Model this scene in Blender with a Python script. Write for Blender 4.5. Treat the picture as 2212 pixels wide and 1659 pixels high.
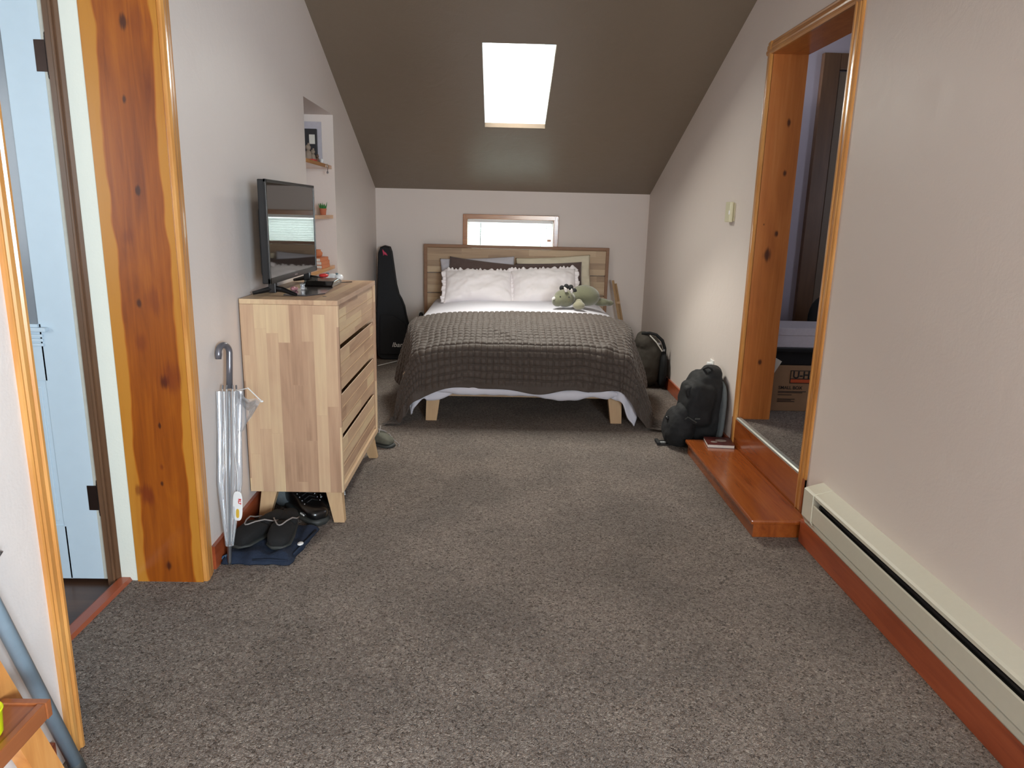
import bpy, bmesh, math, random
from mathutils import Vector, Matrix, noise
random.seed(7)
for o in list(bpy.data.objects): bpy.data.objects.remove(o)
scene = bpy.context.scene
C = scene.collection
PI = math.pi

# ------------------------------------------------------------------ camera
cam_d = bpy.data.cameras.new('camera'); cam = bpy.data.objects.new('camera', cam_d); C.objects.link(cam)
cam_d.sensor_fit = 'HORIZONTAL'; cam_d.sensor_width = 36.0
cam_d.lens = 1557.23 / 2212 * 36.0
cam_d.clip_start = 0.05
_r, _u, _f = (0.9996, -0.0146, 0.0232), (-0.0192, 0.2307, 0.9728), (0.0195, 0.9729, -0.2303)
cam.matrix_world = Matrix(((_r[0], _u[0], -_f[0], 0), (_r[1], _u[1], -_f[1], 0), (_r[2], _u[2], -_f[2], 1.3), (0, 0, 0, 1)))
scene.camera = cam
# ------------------------------------------------------------------ view + world + daylight
scene.view_settings.view_transform = 'Standard'; scene.view_settings.look = 'None'
scene.view_settings.gamma = 1.0; scene.view_settings.use_curve_mapping = False
scene.view_settings.exposure = 0.0
try: scene.cycles.caustics_reflective = False
except Exception: pass
world = bpy.data.worlds.new('world'); scene.world = world; world.use_nodes = True
wn = world.node_tree.nodes; wl = world.node_tree.links
bg = wn['Background']; bg.inputs[0].default_value = (0.80, 0.90, 1.0, 1); bg.inputs[1].default_value = 3.0

def area(name, loc, target, sx, sy, energy, color=(1, 1, 1)):
    l = bpy.data.lights.new(name, 'AREA'); l.shape = 'RECTANGLE'; l.size = sx; l.size_y = sy
    l.energy = energy; l.color = color
    o = bpy.data.objects.new(name, l); C.objects.link(o); o.location = loc
    d = Vector(target) - Vector(loc); o.rotation_euler = d.to_track_quat('-Z', 'Y').to_euler()
    return o
_sk = area('daylight_skylight', (0.075, 5.108, 2.262), (0.158, 5.015, 2.07), 0.40, 1.00, 74, (1.0, 0.94, 0.86))
_y = Vector((0, 1, -0.372)).normalized(); _z0 = Vector((0, 0.372, 1)).normalized(); _a = math.radians(21)
_z = (_z0 * math.cos(_a) - Vector((1, 0, 0)) * math.sin(_a)).normalized(); _x = _y.cross(_z)
_sk.matrix_world = Matrix.Translation(_sk.location) @ Matrix((_x, _y, _z)).transposed().to_4x4()
area('daylight_back_window', (0.08, 6.95, 1.12), (0.08, 6.0, 1.02), 0.75, 0.42, 15, (0.97, 1.0, 0.99))
area('daylight_front_window', (0.8, -2.75, 1.45), (0.3, 1.5, 1.0), 0.9, 1.1, 78, (1.0, 0.90, 0.76))
area('daylight_side_window', (1.72, -1.45, 1.35), (-1.0, 2.3, 1.15), 1.4, 1.2, 410, (0.68, 0.85, 1.0))
area('daylight_landing_window', (-3.2, .15, 1.5), (-1.2, 2.1, 1.2), 0.8, 1.1, 26, (0.84, 0.93, 1.0))
area('daylight_side_room_window', (3.6, 3.2, 1.6), (2.0, 4.6, 1.2), 0.7, 0.9, 7, (0.74, 0.80, 1.0))

# ------------------------------------------------------------------ materials
def hexc(r, g, b):
    f = lambda c: (c / 255 / 12.92) if c / 255 <= 0.04045 else ((c / 255 + 0.055) / 1.055) ** 2.4
    return (f(r), f(g), f(b), 1)

def newmat(name):
    m = bpy.data.materials.new(name); m.use_nodes = True
    return m, m.node_tree.nodes, m.node_tree.links, m.node_tree.nodes['Principled BSDF']

def mat(name, col, rough=0.6, metal=0.0, spec=0.5, bump=0.0, bscale=60, coat=0.0, sheen=0.0, var=0.06):
    m, n, l, p = newmat(name)
    p.inputs['Roughness'].default_value = rough; p.inputs['Metallic'].default_value = metal
    p.inputs['Specular IOR Level'].default_value = spec
    p.inputs['Coat Weight'].default_value = coat; p.inputs['Coat Roughness'].default_value = 0.15
    p.inputs['Sheen Weight'].default_value = sheen
    tc = n.new('ShaderNodeTexCoord'); nz = n.new('ShaderNodeTexNoise')
    nz.inputs['Scale'].default_value = bscale; nz.inputs['Detail'].default_value = 4
    l.new(tc.outputs['Object'], nz.inputs['Vector'])
    mx = n.new('ShaderNodeMix'); mx.data_type = 'RGBA'
    mx.inputs[6].default_value = col
    mx.inputs[7].default_value = (col[0] * (1 - 3 * var), col[1] * (1 - 3 * var), col[2] * (1 - 3 * var), 1)
    l.new(nz.outputs['Fac'], mx.inputs[0]); l.new(mx.outputs[2], p.inputs['Base Color'])
    if bump:
        b = n.new('ShaderNodeBump'); b.inputs['Strength'].default_value = min(1, bump); b.inputs['Distance'].default_value = 0.003
        l.new(nz.outputs['Fac'], b.inputs['Height']); l.new(b.outputs['Normal'], p.inputs['Normal'])
    return m

def paint(name, col, rough, texture=0.25):
    m, n, l, p = newmat(name)
    p.inputs['Base Color'].default_value = col
    tc = n.new('ShaderNodeTexCoord')
    a = n.new('ShaderNodeTexNoise'); a.inputs['Scale'].default_value = 9; a.inputs['Detail'].default_value = 8; a.inputs['Distortion'].default_value = 1.2
    c = n.new('ShaderNodeTexNoise'); c.inputs['Scale'].default_value = 120; c.inputs['Detail'].default_value = 2
    l.new(tc.outputs['Object'], a.inputs['Vector']); l.new(tc.outputs['Object'], c.inputs['Vector'])
    ad = n.new('ShaderNodeMath'); ad.operation = 'MULTIPLY_ADD'; ad.inputs[1].default_value = 0.25
    l.new(c.outputs['Fac'], ad.inputs[0]); l.new(a.outputs['Fac'], ad.inputs[2])
    b = n.new('ShaderNodeBump'); b.inputs['Strength'].default_value = texture; b.inputs['Distance'].default_value = 0.006
    l.new(ad.outputs[0], b.inputs['Height']); l.new(b.outputs['Normal'], p.inputs['Normal'])
    rr = n.new('ShaderNodeMapRange'); rr.inputs[3].default_value = rough - 0.07; rr.inputs[4].default_value = rough + 0.07
    l.new(a.outputs['Fac'], rr.inputs[0]); l.new(rr.outputs[0], p.inputs['Roughness'])
    return m

def carpet_mat():
    m, n, l, p = newmat('carpet_frieze')
    p.inputs['Roughness'].default_value = 0.95; p.inputs['Specular IOR Level'].default_value = 0.15
    p.inputs['Sheen Weight'].default_value = 0.25; p.inputs['Sheen Roughness'].default_value = 0.5
    tc = n.new('ShaderNodeTexCoord')
    wv = n.new('ShaderNodeTexNoise'); wv.inputs['Scale'].default_value = 70; wv.inputs['Detail'].default_value = 2
    l.new(tc.outputs['Object'], wv.inputs['Vector'])
    mixv = n.new('ShaderNodeMix'); mixv.data_type = 'VECTOR'; mixv.inputs[0].default_value = 0.026
    l.new(tc.outputs['Object'], mixv.inputs[4]); l.new(wv.outputs['Color'], mixv.inputs[5])
    vo = n.new('ShaderNodeTexVoronoi'); vo.inputs['Scale'].default_value = 210
    l.new(mixv.outputs[1], vo.inputs['Vector'])
    sep = n.new('ShaderNodeSeparateColor'); l.new(vo.outputs['Color'], sep.inputs[0])
    cr = n.new('ShaderNodeValToRGB'); l.new(sep.outputs[0], cr.inputs[0])
    e = cr.color_ramp.elements; e[0].position = 0.0; e[0].color = hexc(70, 54, 42); e[1].position = 1.0; e[1].color = hexc(196, 180, 166)
    for ps, co in ((0.08, hexc(92, 74, 60)), (0.20, hexc(132, 114, 101)), (0.6, hexc(158, 141, 129)), (0.85, hexc(178, 162, 149))):
        x = e.new(ps); x.color = co
    big = n.new('ShaderNodeTexNoise'); big.inputs['Scale'].default_value = 2.6; big.inputs['Detail'].default_value = 5
    l.new(tc.outputs['Object'], big.inputs['Vector'])
    mr = n.new('ShaderNodeMapRange'); mr.inputs[1].default_value = 0.38; mr.inputs[2].default_value = 0.62; mr.inputs[3].default_value = 0.84; mr.inputs[4].default_value = 1.14
    l.new(big.outputs['Fac'], mr.inputs[0])
    mu = n.new('ShaderNodeVectorMath'); mu.operation = 'SCALE'
    l.new(cr.outputs[0], mu.inputs[0]); l.new(mr.outputs[0], mu.inputs['Scale']); l.new(mu.outputs[0], p.inputs['Base Color'])
    fine = n.new('ShaderNodeTexNoise'); fine.inputs['Scale'].default_value = 260; fine.inputs['Detail'].default_value = 3
    l.new(tc.outputs['Object'], fine.inputs['Vector'])
    ad = n.new('ShaderNodeMath'); ad.operation = 'SUBTRACT'; l.new(fine.outputs['Fac'], ad.inputs[0]); l.new(vo.outputs['Distance'], ad.inputs[1])
    ad2 = n.new('ShaderNodeMath'); ad2.operation = 'MULTIPLY_ADD'; ad2.inputs[1].default_value = 1.5; l.new(wv.outputs['Fac'], ad2.inputs[0]); l.new(ad.outputs[0], ad2.inputs[2])
    b = n.new('ShaderNodeBump'); b.inputs['Strength'].default_value = 1.0; b.inputs['Distance'].default_value = 0.016
    l.new(ad2.outputs[0], b.inputs['Height']); l.new(b.outputs['Normal'], p.inputs['Normal'])
    return m

AX = {'x': 0, 'y': 1, 'z': 2}
def wood(name, cols, long='z', across='x', rough=0.45, coat=0.0, planks=None, grain=1.0, knots=(), edges=None, bump=0.15):
    """cols: list of (pos,color) dark->light. planks=(length,width). knots=[(long,across,r)] object coords."""
    m, n, l, p = newmat(name)
    p.inputs['Roughness'].default_value = rough; p.inputs['Coat Weight'].default_value = coat; p.inputs['Coat Roughness'].default_value = 0.12
    tc = n.new('ShaderNodeTexCoord'); sx = n.new('ShaderNodeSeparateXYZ'); l.new(tc.outputs['Object'], sx.inputs[0])
    third = [k for k in 'xyz' if k not in (long, across)][0]
    L, A, T = sx.outputs[AX[long]], sx.outputs[AX[across]], sx.outputs[AX[third]]
    def math_(op, a, b=None, c=None):
        q = n.new('ShaderNodeMath'); q.operation = op
        for i, v in enumerate((a, b, c)):
            if v is None: continue
            if isinstance(v, (int, float)): q.inputs[i].default_value = v
            else: l.new(v, q.inputs[i])
        return q.outputs[0]
    off = None
    if planks:
        br = n.new('ShaderNodeTexBrick'); br.offset = 0.0; br.offset_frequency = 2; br.squash = 1
        wn_ = n.new('ShaderNodeTexWhiteNoise'); wn_.noise_dimensions = '1D'; l.new(math_('FLOOR', math_('DIVIDE', A, planks[1])), wn_.inputs['W'])
        Ls = math_('MULTIPLY_ADD', wn_.outputs['Value'], planks[0], L)
        cb = n.new('ShaderNodeCombineXYZ'); l.new(Ls, cb.inputs[0]); l.new(A, cb.inputs[1]); l.new(cb.outputs[0], br.inputs['Vector'])
        br.inputs['Color1'].default_value = (0, 0, 0, 1); br.inputs['Color2'].default_value = (1, 1, 1, 1); br.inputs['Mortar'].default_value = (0.3, 0.3, 0.3, 1)
        br.inputs['Scale'].default_value = 1; br.inputs['Brick Width'].default_value = planks[0]; br.inputs['Row Height'].default_value = planks[1]
        br.inputs['Mortar Size'].default_value = 0.0004; br.inputs['Mortar Smooth'].default_value = 0.3
        off = br.outputs['Color']
    cg = n.new('ShaderNodeCombineXYZ')
    l.new(math_('MULTIPLY', L, 1.3 * grain), cg.inputs[0])
    a2 = math_('MULTIPLY', A, 26 * grain)
    if off is not None: a2 = math_('MULTIPLY_ADD', off, 37.0, a2)
    l.new(a2, cg.inputs[1]); l.new(math_('MULTIPLY', T, 14 * grain), cg.inputs[2])
    ng = n.new('ShaderNodeTexNoise'); ng.inputs['Scale'].default_value = 1.6; ng.inputs['Detail'].default_value = 7; ng.inputs['Distortion'].default_value = 0.8; ng.inputs['Roughness'].default_value = 0.6
    l.new(cg.outputs[0], ng.inputs['Vector'])
    # broad flowing figure
    cf = n.new('ShaderNodeCombineXYZ'); l.new(math_('MULTIPLY', L, 1.6), cf.inputs[0])
    a3 = math_('MULTIPLY', A, 7.0)
    if off is not None: a3 = math_('MULTIPLY_ADD', off, 11.0, a3)
    l.new(a3, cf.inputs[1])
    nf = n.new('ShaderNodeTexNoise'); nf.inputs['Scale'].default_value = 1.3; nf.inputs['Detail'].default_value = 3; nf.inputs['Distortion'].default_value = 1.5
    l.new(cf.outputs[0], nf.inputs['Vector'])
    fac = math_('MULTIPLY_ADD', nf.outputs['Fac'], 0.45, math_('MULTIPLY', ng.outputs['Fac'], 0.55))
    if off is not None:
        fac = math_('MULTIPLY_ADD', off, 0.50, math_('MULTIPLY_ADD', fac, 0.95, -0.22))
    if edges is not None:   # (centre, half width, edge tone): pale sapwood towards both board edges
        w = n.new('ShaderNodeTexNoise'); w.inputs['Scale'].default_value = 1.0; w.inputs['Detail'].default_value = 2; w.noise_dimensions = '1D'
        l.new(math_('MULTIPLY', L, 3.1), w.inputs['W'])
        aa = math_('ADD', math_('SUBTRACT', A, edges[0]), math_('MULTIPLY_ADD', w.outputs['Fac'], 0.05, -0.025))
        d = math_('ABSOLUTE', aa)
        er = n.new('ShaderNodeMapRange'); er.inputs[1].default_value = edges[1] - 0.004; er.inputs[2].default_value = edges[1] + 0.004
        l.new(d, er.inputs[0])
        fac = math_('ADD', math_('MULTIPLY', fac, 0.8), math_('MULTIPLY', er.outputs[0], edges[2]))
    cr = n.new('ShaderNodeValToRGB'); l.new(fac, cr.inputs[0])
    e = cr.color_ramp.elements
    e[0].position, e[0].color = cols[0]; e[1].position, e[1].color = cols[-1]
    for ps, co in cols[1:-1]: x = e.new(ps); x.color = co
    col = cr.outputs[0]
    for kn in knots:
        kl, ka, kr = kn[:3]; ks = kn[3] if len(kn) > 3 else 0.9
        dl = math_('MULTIPLY', math_('SUBTRACT', L, kl), 0.6); da = math_('SUBTRACT', A, ka)
        dd = math_('SQRT', math_('ADD', math_('MULTIPLY', dl, dl), math_('MULTIPLY', da, da)))
        dd = math_('ADD', dd, math_('MULTIPLY_ADD', ng.outputs['Fac'], kr * 2.4, -kr * 1.2))
        k = n.new('ShaderNodeMapRange'); k.interpolation_type = 'SMOOTHSTEP'; k.inputs[1].default_value = kr * 0.3; k.inputs[2].default_value = kr * 1.25
        k.inputs[3].default_value = ks; k.inputs[4].default_value = 0.0
        l.new(dd, k.inputs[0])
        mx = n.new('ShaderNodeMix'); mx.data_type = 'RGBA'; mx.inputs[7].default_value = hexc(58, 22, 10) if ks > .7 else hexc(96, 30, 14)
        l.new(k.outputs[0], mx.inputs[0]); l.new(col, mx.inputs[6]); col = mx.outputs[2]
    l.new(col, p.inputs['Base Color'])
    b = n.new('ShaderNodeBump'); b.inputs['Strength'].default_value = bump; b.inputs['Distance'].default_value = 0.001
    l.new(ng.outputs['Fac'], b.inputs['Height']); l.new(b.outputs['Normal'], p.inputs['Normal'])
    return m

def glass_mat(name, tint, alpha_mix, rough=0.05, diff=(0.8, 0.85, 0.9, 1), dmix=0.1):
    """thin transparent film: transparent + clear reflection + a little milky diffuse"""
    m = bpy.data.materials.new(name); m.use_nodes = True; n = m.node_tree.nodes; l = m.node_tree.links; n.clear()
    out = n.new('ShaderNodeOutputMaterial'); tr = n.new('ShaderNodeBsdfTransparent'); tr.inputs[0].default_value = tint
    gl = n.new('ShaderNodeBsdfGlossy'); gl.inputs['Roughness'].default_value = rough
    df = n.new('ShaderNodeBsdfDiffuse'); df.inputs[0].default_value = diff
    m1 = n.new('ShaderNodeMixShader'); m1.inputs[0].default_value = dmix; l.new(tr.outputs[0], m1.inputs[1]); l.new(df.outputs[0], m1.inputs[2])
    fr = n.new('ShaderNodeLayerWeight'); fr.inputs[0].default_value = 0.3
    ma = n.new('ShaderNodeMath'); ma.operation = 'MULTIPLY_ADD'; ma.inputs[1].default_value = 0.6; ma.inputs[2].default_value = alpha_mix
    l.new(fr.outputs['Fresnel'], ma.inputs[0])
    m2 = n.new('ShaderNodeMixShader'); l.new(ma.outputs[0], m2.inputs[0]); l.new(m1.outputs[0], m2.inputs[1]); l.new(gl.outputs[0], m2.inputs[2])
    l.new(m2.outputs[0], out.inputs[0]); return m

WALL = paint('wall_paint_blush', hexc(226, 214, 206), 0.50)
WHITEWALL = paint('wall_paint_offwhite', hexc(214, 214, 202), 0.6)
LILAC = paint('wall_paint_lilac_grey', hexc(176, 166, 178), 0.6)
CEIL = paint('ceiling_paint_brown', hexc(124, 109, 93), 0.42, 0.3)
CARPET = carpet_mat()
OAKC = [(0.25, hexc(150, 92, 42)), (0.5, hexc(196, 134, 68)), (0.75, hexc(222, 168, 98))]
OAK_Z = wood('oak_trim_vertical', OAKC, 'z', 'y', 0.28, 0.5)
OAK_Y = wood('oak_trim_lengthwise', OAKC, 'y', 'z', 0.28, 0.5)
OAK_X = wood('oak_trim_crosswise', [(0.25, hexc(128, 72, 32)), (0.5, hexc(170, 108, 52)), (0.75, hexc(196, 138, 76))], 'x', 'z', 0.28, 0.5)
REDOAK = [(0.25, hexc(112, 46, 24)), (0.5, hexc(156, 74, 42)), (0.75, hexc(178, 92, 54))]
BASE_Y = wood('baseboard_red_oak', REDOAK, 'y', 'z', 0.35, 0.3)
BASE_X = wood('baseboard_red_oak_cross', REDOAK, 'x', 'z', 0.35, 0.3)
STEPM = wood('step_oak', [(0.25, hexc(104, 46, 16)), (0.45, hexc(140, 70, 27)), (0.75, hexc(166, 92, 40))], 'y', 'x', 0.25, 0.5)
PINEC = [(0.2, hexc(98, 38, 6)), (0.42, hexc(140, 70, 12)), (0.56, hexc(158, 86, 18)), (0.8, hexc(176, 116, 40))]
PINE_L = wood('knotty_pine', PINEC, 'z', 'x', 0.34, 0.2, edges=(-1.140, 0.083, 0.42), knots=[(1.826, -1.130, .014), (1.610, -1.151, .008), (1.342, -1.135, .008), (0.989, -1.165, .009), (0.729, -1.105, .016), (0.577, -1.135, .006), (0.370, -1.146, .006), (0.325, -1.195, .026, .65), (0.345, -1.225, .012, .6), (0.43, -1.140, .007, .6), (0.062, -1.148, .012), (0.74, -1.085, .035, .55), (1.83, -1.09, .035, .4), (1.0, -1.12, .03, .4), (1.20, -1.18, .018, .35), (0.86, -1.17, .02, .4)])
PINE_R = wood('knotty_pine_dark_knots', [(0.2, hexc(150, 84, 34)), (0.5, hexc(186, 112, 52)), (0.8, hexc(204, 136, 74))], 'z', 'x', 0.4, 0.2, knots=[(1.12, 1.384, .02), (1.773, 1.432, .013), (1.53, 1.436, .01), (1.274, 1.356, .005), (1.229, 1.428, .01), (0.55, 1.41, .01)])
PINE_PLAIN = wood('pine_ladder', [(0.2, hexc(176, 100, 42)), (0.5, hexc(214, 146, 78)), (0.8, hexc(232, 178, 112))], 'z', 'y', 0.4, 0.3)
SHELFTRAY = wood('stained_shelf', [(0.2, hexc(104, 52, 24)), (0.5, hexc(148, 84, 46)), (0.8, hexc(172, 106, 62))], 'y', 'x', 0.35, 0.3)
ACC = [(0.05, hexc(140, 106, 82)), (0.3, hexc(180, 144, 116)), (0.55, hexc(200, 166, 134)), (0.75, hexc(212, 184, 146)), (0.95, hexc(226, 202, 160))]
ACA_END = wood('acacia_vertical_staves', ACC, 'z', 'x', 0.5, 0, planks=(0.42, 0.047))
ACA_FRONT = wood('acacia_drawer_staves', ACC, 'y', 'z', 0.5, 0, planks=(0.5, 0.06))
ACA_TOP = wood('acacia_top_staves', ACC, 'y', 'x', 0.42, 0, planks=(0.5, 0.05))
ACA_LEG = wood('acacia_leg', [(0.2, hexc(170, 134, 98)), (0.8, hexc(208, 176, 134))], 'z', 'x', 0.5)
ACB = [(0.1, hexc(150, 122, 96)), (0.45, hexc(184, 154, 122)), (0.8, hexc(206, 180, 146))]
ACA_BED = wood('acacia_headboard_staves', ACB, 'x', 'z', 0.5, 0, planks=(0.6, 0.055))
ACA_RIM = wood('acacia_headboard_rim', [(0.2, hexc(128, 88, 60)), (0.8, hexc(158, 116, 82))], 'x', 'z', 0.5)
DARKFLOOR = wood('landing_floorboards', [(0.1, hexc(58, 36, 26)), (0.5, hexc(86, 58, 42)), (0.9, hexc(108, 76, 56))], 'x', 'y', 0.4, 0.1, planks=(0.9, 0.075))
FRAMEDK = wood('old_door_frame_brown', [(0.1, hexc(72, 48, 32)), (0.5, hexc(98, 68, 46)), (0.9, hexc(122, 88, 62))], 'z', 'x', 0.4, 0.2)
OLDDOOR = mat('old_door_paint_pale_blue', hexc(196, 208, 216), 0.4, bump=0.1, bscale=25, var=0.02)
OLDEDGE = mat('old_door_edge_chipped_cream', hexc(196, 190, 176), 0.5, bump=0.3, bscale=40, var=0.08)
DOORGLASS = mat('frosted_door_glass', hexc(128, 130, 134), 0.25, var=0.03)
DARKLINE = mat('dark_gap_paint', hexc(62, 58, 54), 0.7)
HINGE = mat('hinge_aged_bronze', hexc(58, 42, 36), 0.35, 0.7)
HEATER = mat('heater_enamel_cream', hexc(214, 210, 192), 0.35, var=0.02)
FINS = mat('heater_fins_dark', hexc(44, 42, 42), 0.5, 0.3, bump=0.4, bscale=90)
METAL = mat('brushed_metal', hexc(150, 152, 156), 0.3, 0.9, var=0.03)
STRIP = mat('threshold_aluminium', hexc(186, 188, 182), 0.35, 0.5, var=0.03)
BLACKPL = mat('black_plastic', hexc(16, 16, 18), 0.32)
BLACKGL = mat('black_gloss', hexc(8, 8, 10), 0.08, coat=0.5)
SCREEN = mat('screen_dark_glass', hexc(20, 18, 18), 0.035, spec=1.0, var=0)
SCREEN.node_tree.nodes['Principled BSDF'].inputs['IOR'].default_value = 1.7
BLACKFAB = mat('black_nylon', hexc(13, 13, 15), 0.8, bump=1.0, bscale=22, sheen=0.0)
GIGFAB = mat('gig_bag_black_nylon', hexc(12, 13, 18), 0.75, bump=0.8, bscale=14, sheen=0.0)
GREYFAB = mat('dark_olive_canvas', hexc(64, 58, 50), 0.85, bump=0.5, bscale=60)
MESHFAB = mat('grey_back_mesh', hexc(92, 98, 100), 0.85, bump=0.4, bscale=120)
SHEET = mat('white_cotton', hexc(206, 204, 213), 0.85, bump=0.25, bscale=14, var=0.01, sheen=0.2)
PILLW = mat('white_pillowcase', hexc(246, 240, 242), 0.85, bump=0.2, bscale=12, var=0.01, sheen=0.2)
CREAM = mat('cream_pillowcase', hexc(224, 214, 190), 0.85, bump=0.5, bscale=10, var=0.02)
BROWNPIL = mat('brown_pillowcase', hexc(98, 80, 76), 0.9, bump=0.4, bscale=50, sheen=0.2)
BLANK = mat('blanket_taupe', hexc(68, 56, 48), 0.7, bump=0.3, bscale=160, sheen=0.15, var=0.05)
MATT = mat('mattress_ticking', hexc(214, 212, 206), 0.9)
PLUSH = mat('plush_green_fleece', hexc(112, 112, 88), 0.95, bump=0.8, bscale=180, sheen=0.5)
PLUSHL = mat('plush_foot_pale_green', hexc(140, 136, 112), 0.95, bump=0.6, bscale=180, sheen=0.4)
PLUSHW = mat('plush_horn_white', hexc(232, 226, 220), 0.9)
PLUSHD = mat('plush_frill_dark', hexc(44, 44, 46), 0.9)
DENIM = mat('dark_denim', hexc(24, 38, 60), 0.85, bump=0.8, bscale=140, var=0.12)
DENIML = mat('denim_inside', hexc(84, 112, 142), 0.85, bump=0.5, bscale=140)
SUEDE = mat('black_suede', hexc(20, 19, 19), 0.9, bump=0.6, bscale=70, sheen=0.0)
PIPING = mat('grey_piping', hexc(150, 142, 138), 0.7)
RUBBER = mat('charcoal_rubber', hexc(52, 54, 52), 0.6, bump=0.3, bscale=60)
LEATHER = mat('black_polished_leather', hexc(14, 14, 15), 0.28, coat=0.3)
WHITEPL = mat('white_plastic', hexc(236, 236, 234), 0.35, var=0.02)
CREAMPL = mat('cream_plastic', hexc(216, 210, 178), 0.45, var=0.02)
PINK = mat('pink_emblem', hexc(226, 76, 110), 0.5)
RED = mat('red_plastic', hexc(214, 52, 48), 0.4)
YELLOW = mat('yellow_print', hexc(222, 180, 60), 0.5)
NEON = mat('neon_yellow_plastic', hexc(218, 226, 20), 0.4, var=0.02)
TERRA = mat('terracotta', hexc(196, 112, 78), 0.8)
LEAF = mat('succulent_green', hexc(62, 130, 60), 0.6)
CARD = mat('cardboard', hexc(150, 116, 86), 0.85, bump=0.2, bscale=30)
CARDINK = mat('cardboard_black_ink', hexc(40, 34, 32), 0.8)
ORANGEINK = mat('cardboard_orange_ink', hexc(196, 84, 40), 0.8)
BOXGREY = mat('pale_grey_box', hexc(196, 190, 198), 0.6)
BINBLACK = mat('black_bin', hexc(20, 20, 22), 0.4)
POLE = mat('blue_grey_enamel_pole', hexc(150, 168, 180), 0.4, 0.15, bump=0.1)
BOOKDK = mat('dark_book_cover', hexc(36, 34, 38), 0.6)
PAPER = mat('paper', hexc(226, 222, 212), 0.9)
COVER = mat('red_brown_print', hexc(112, 50, 44), 0.35, bscale=24, var=0.3)
ORANGEBK = mat('orange_brown_cloth', hexc(196, 116, 74), 0.7)
FIG = mat('beige_ceramic', hexc(168, 150, 132), 0.6, bscale=30, var=0.15)
CAMO = mat('olive_canvas_shoe', hexc(104, 102, 88), 0.85, bscale=40, var=0.2)
CLEAR = glass_mat('clear_vinyl', (0.97, 0.98, 1, 1), 0.06, 0.08, (0.86, 0.9, 0.94, 1), 0.22)
PANE = glass_mat('window_glass', (0.98, 1, 0.99, 1), 0.02, 0.02, dmix=0.0)
GREYGL = mat('smoked_glass_tray', hexc(70, 66, 68), 0.12, coat=0.4)

def blind_mat():
    m = bpy.data.materials.new('blind_slats_white'); m.use_nodes = True; n = m.node_tree.nodes; l = m.node_tree.links; n.clear()
    out = n.new('ShaderNodeOutputMaterial'); d = n.new('ShaderNodeBsdfDiffuse'); d.inputs[0].default_value = (0.85, 0.88, 0.85, 1)
    t = n.new('ShaderNodeBsdfTranslucent'); t.inputs[0].default_value = (0.88, 0.92, 0.91, 1)
    m1 = n.new('ShaderNodeMixShader'); m1.inputs[0].default_value = 0.5
    l.new(d.outputs[0], m1.inputs[1]); l.new(t.outputs[0], m1.inputs[2]); l.new(m1.outputs[0], out.inputs[0]); return m
BLIND = blind_mat()

# ------------------------------------------------------------------ geometry helpers
XF = {}
def frame(loc=(0, 0, 0), rz=0.0): return Matrix.Translation(loc) @ Matrix.Rotation(rz, 4, 'Z')

def thing(name, label, cat, loc=(0, 0, 0), rz=0.0, group=None):
    o = bpy.data.objects.new(name, None); C.objects.link(o); o.empty_display_size = 0.05
    o.location = loc; o.rotation_euler = (0, 0, rz); XF[o.name] = frame(loc, rz)
    o['label'] = label; o['category'] = cat
    if group: o['group'] = group
    return o

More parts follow.
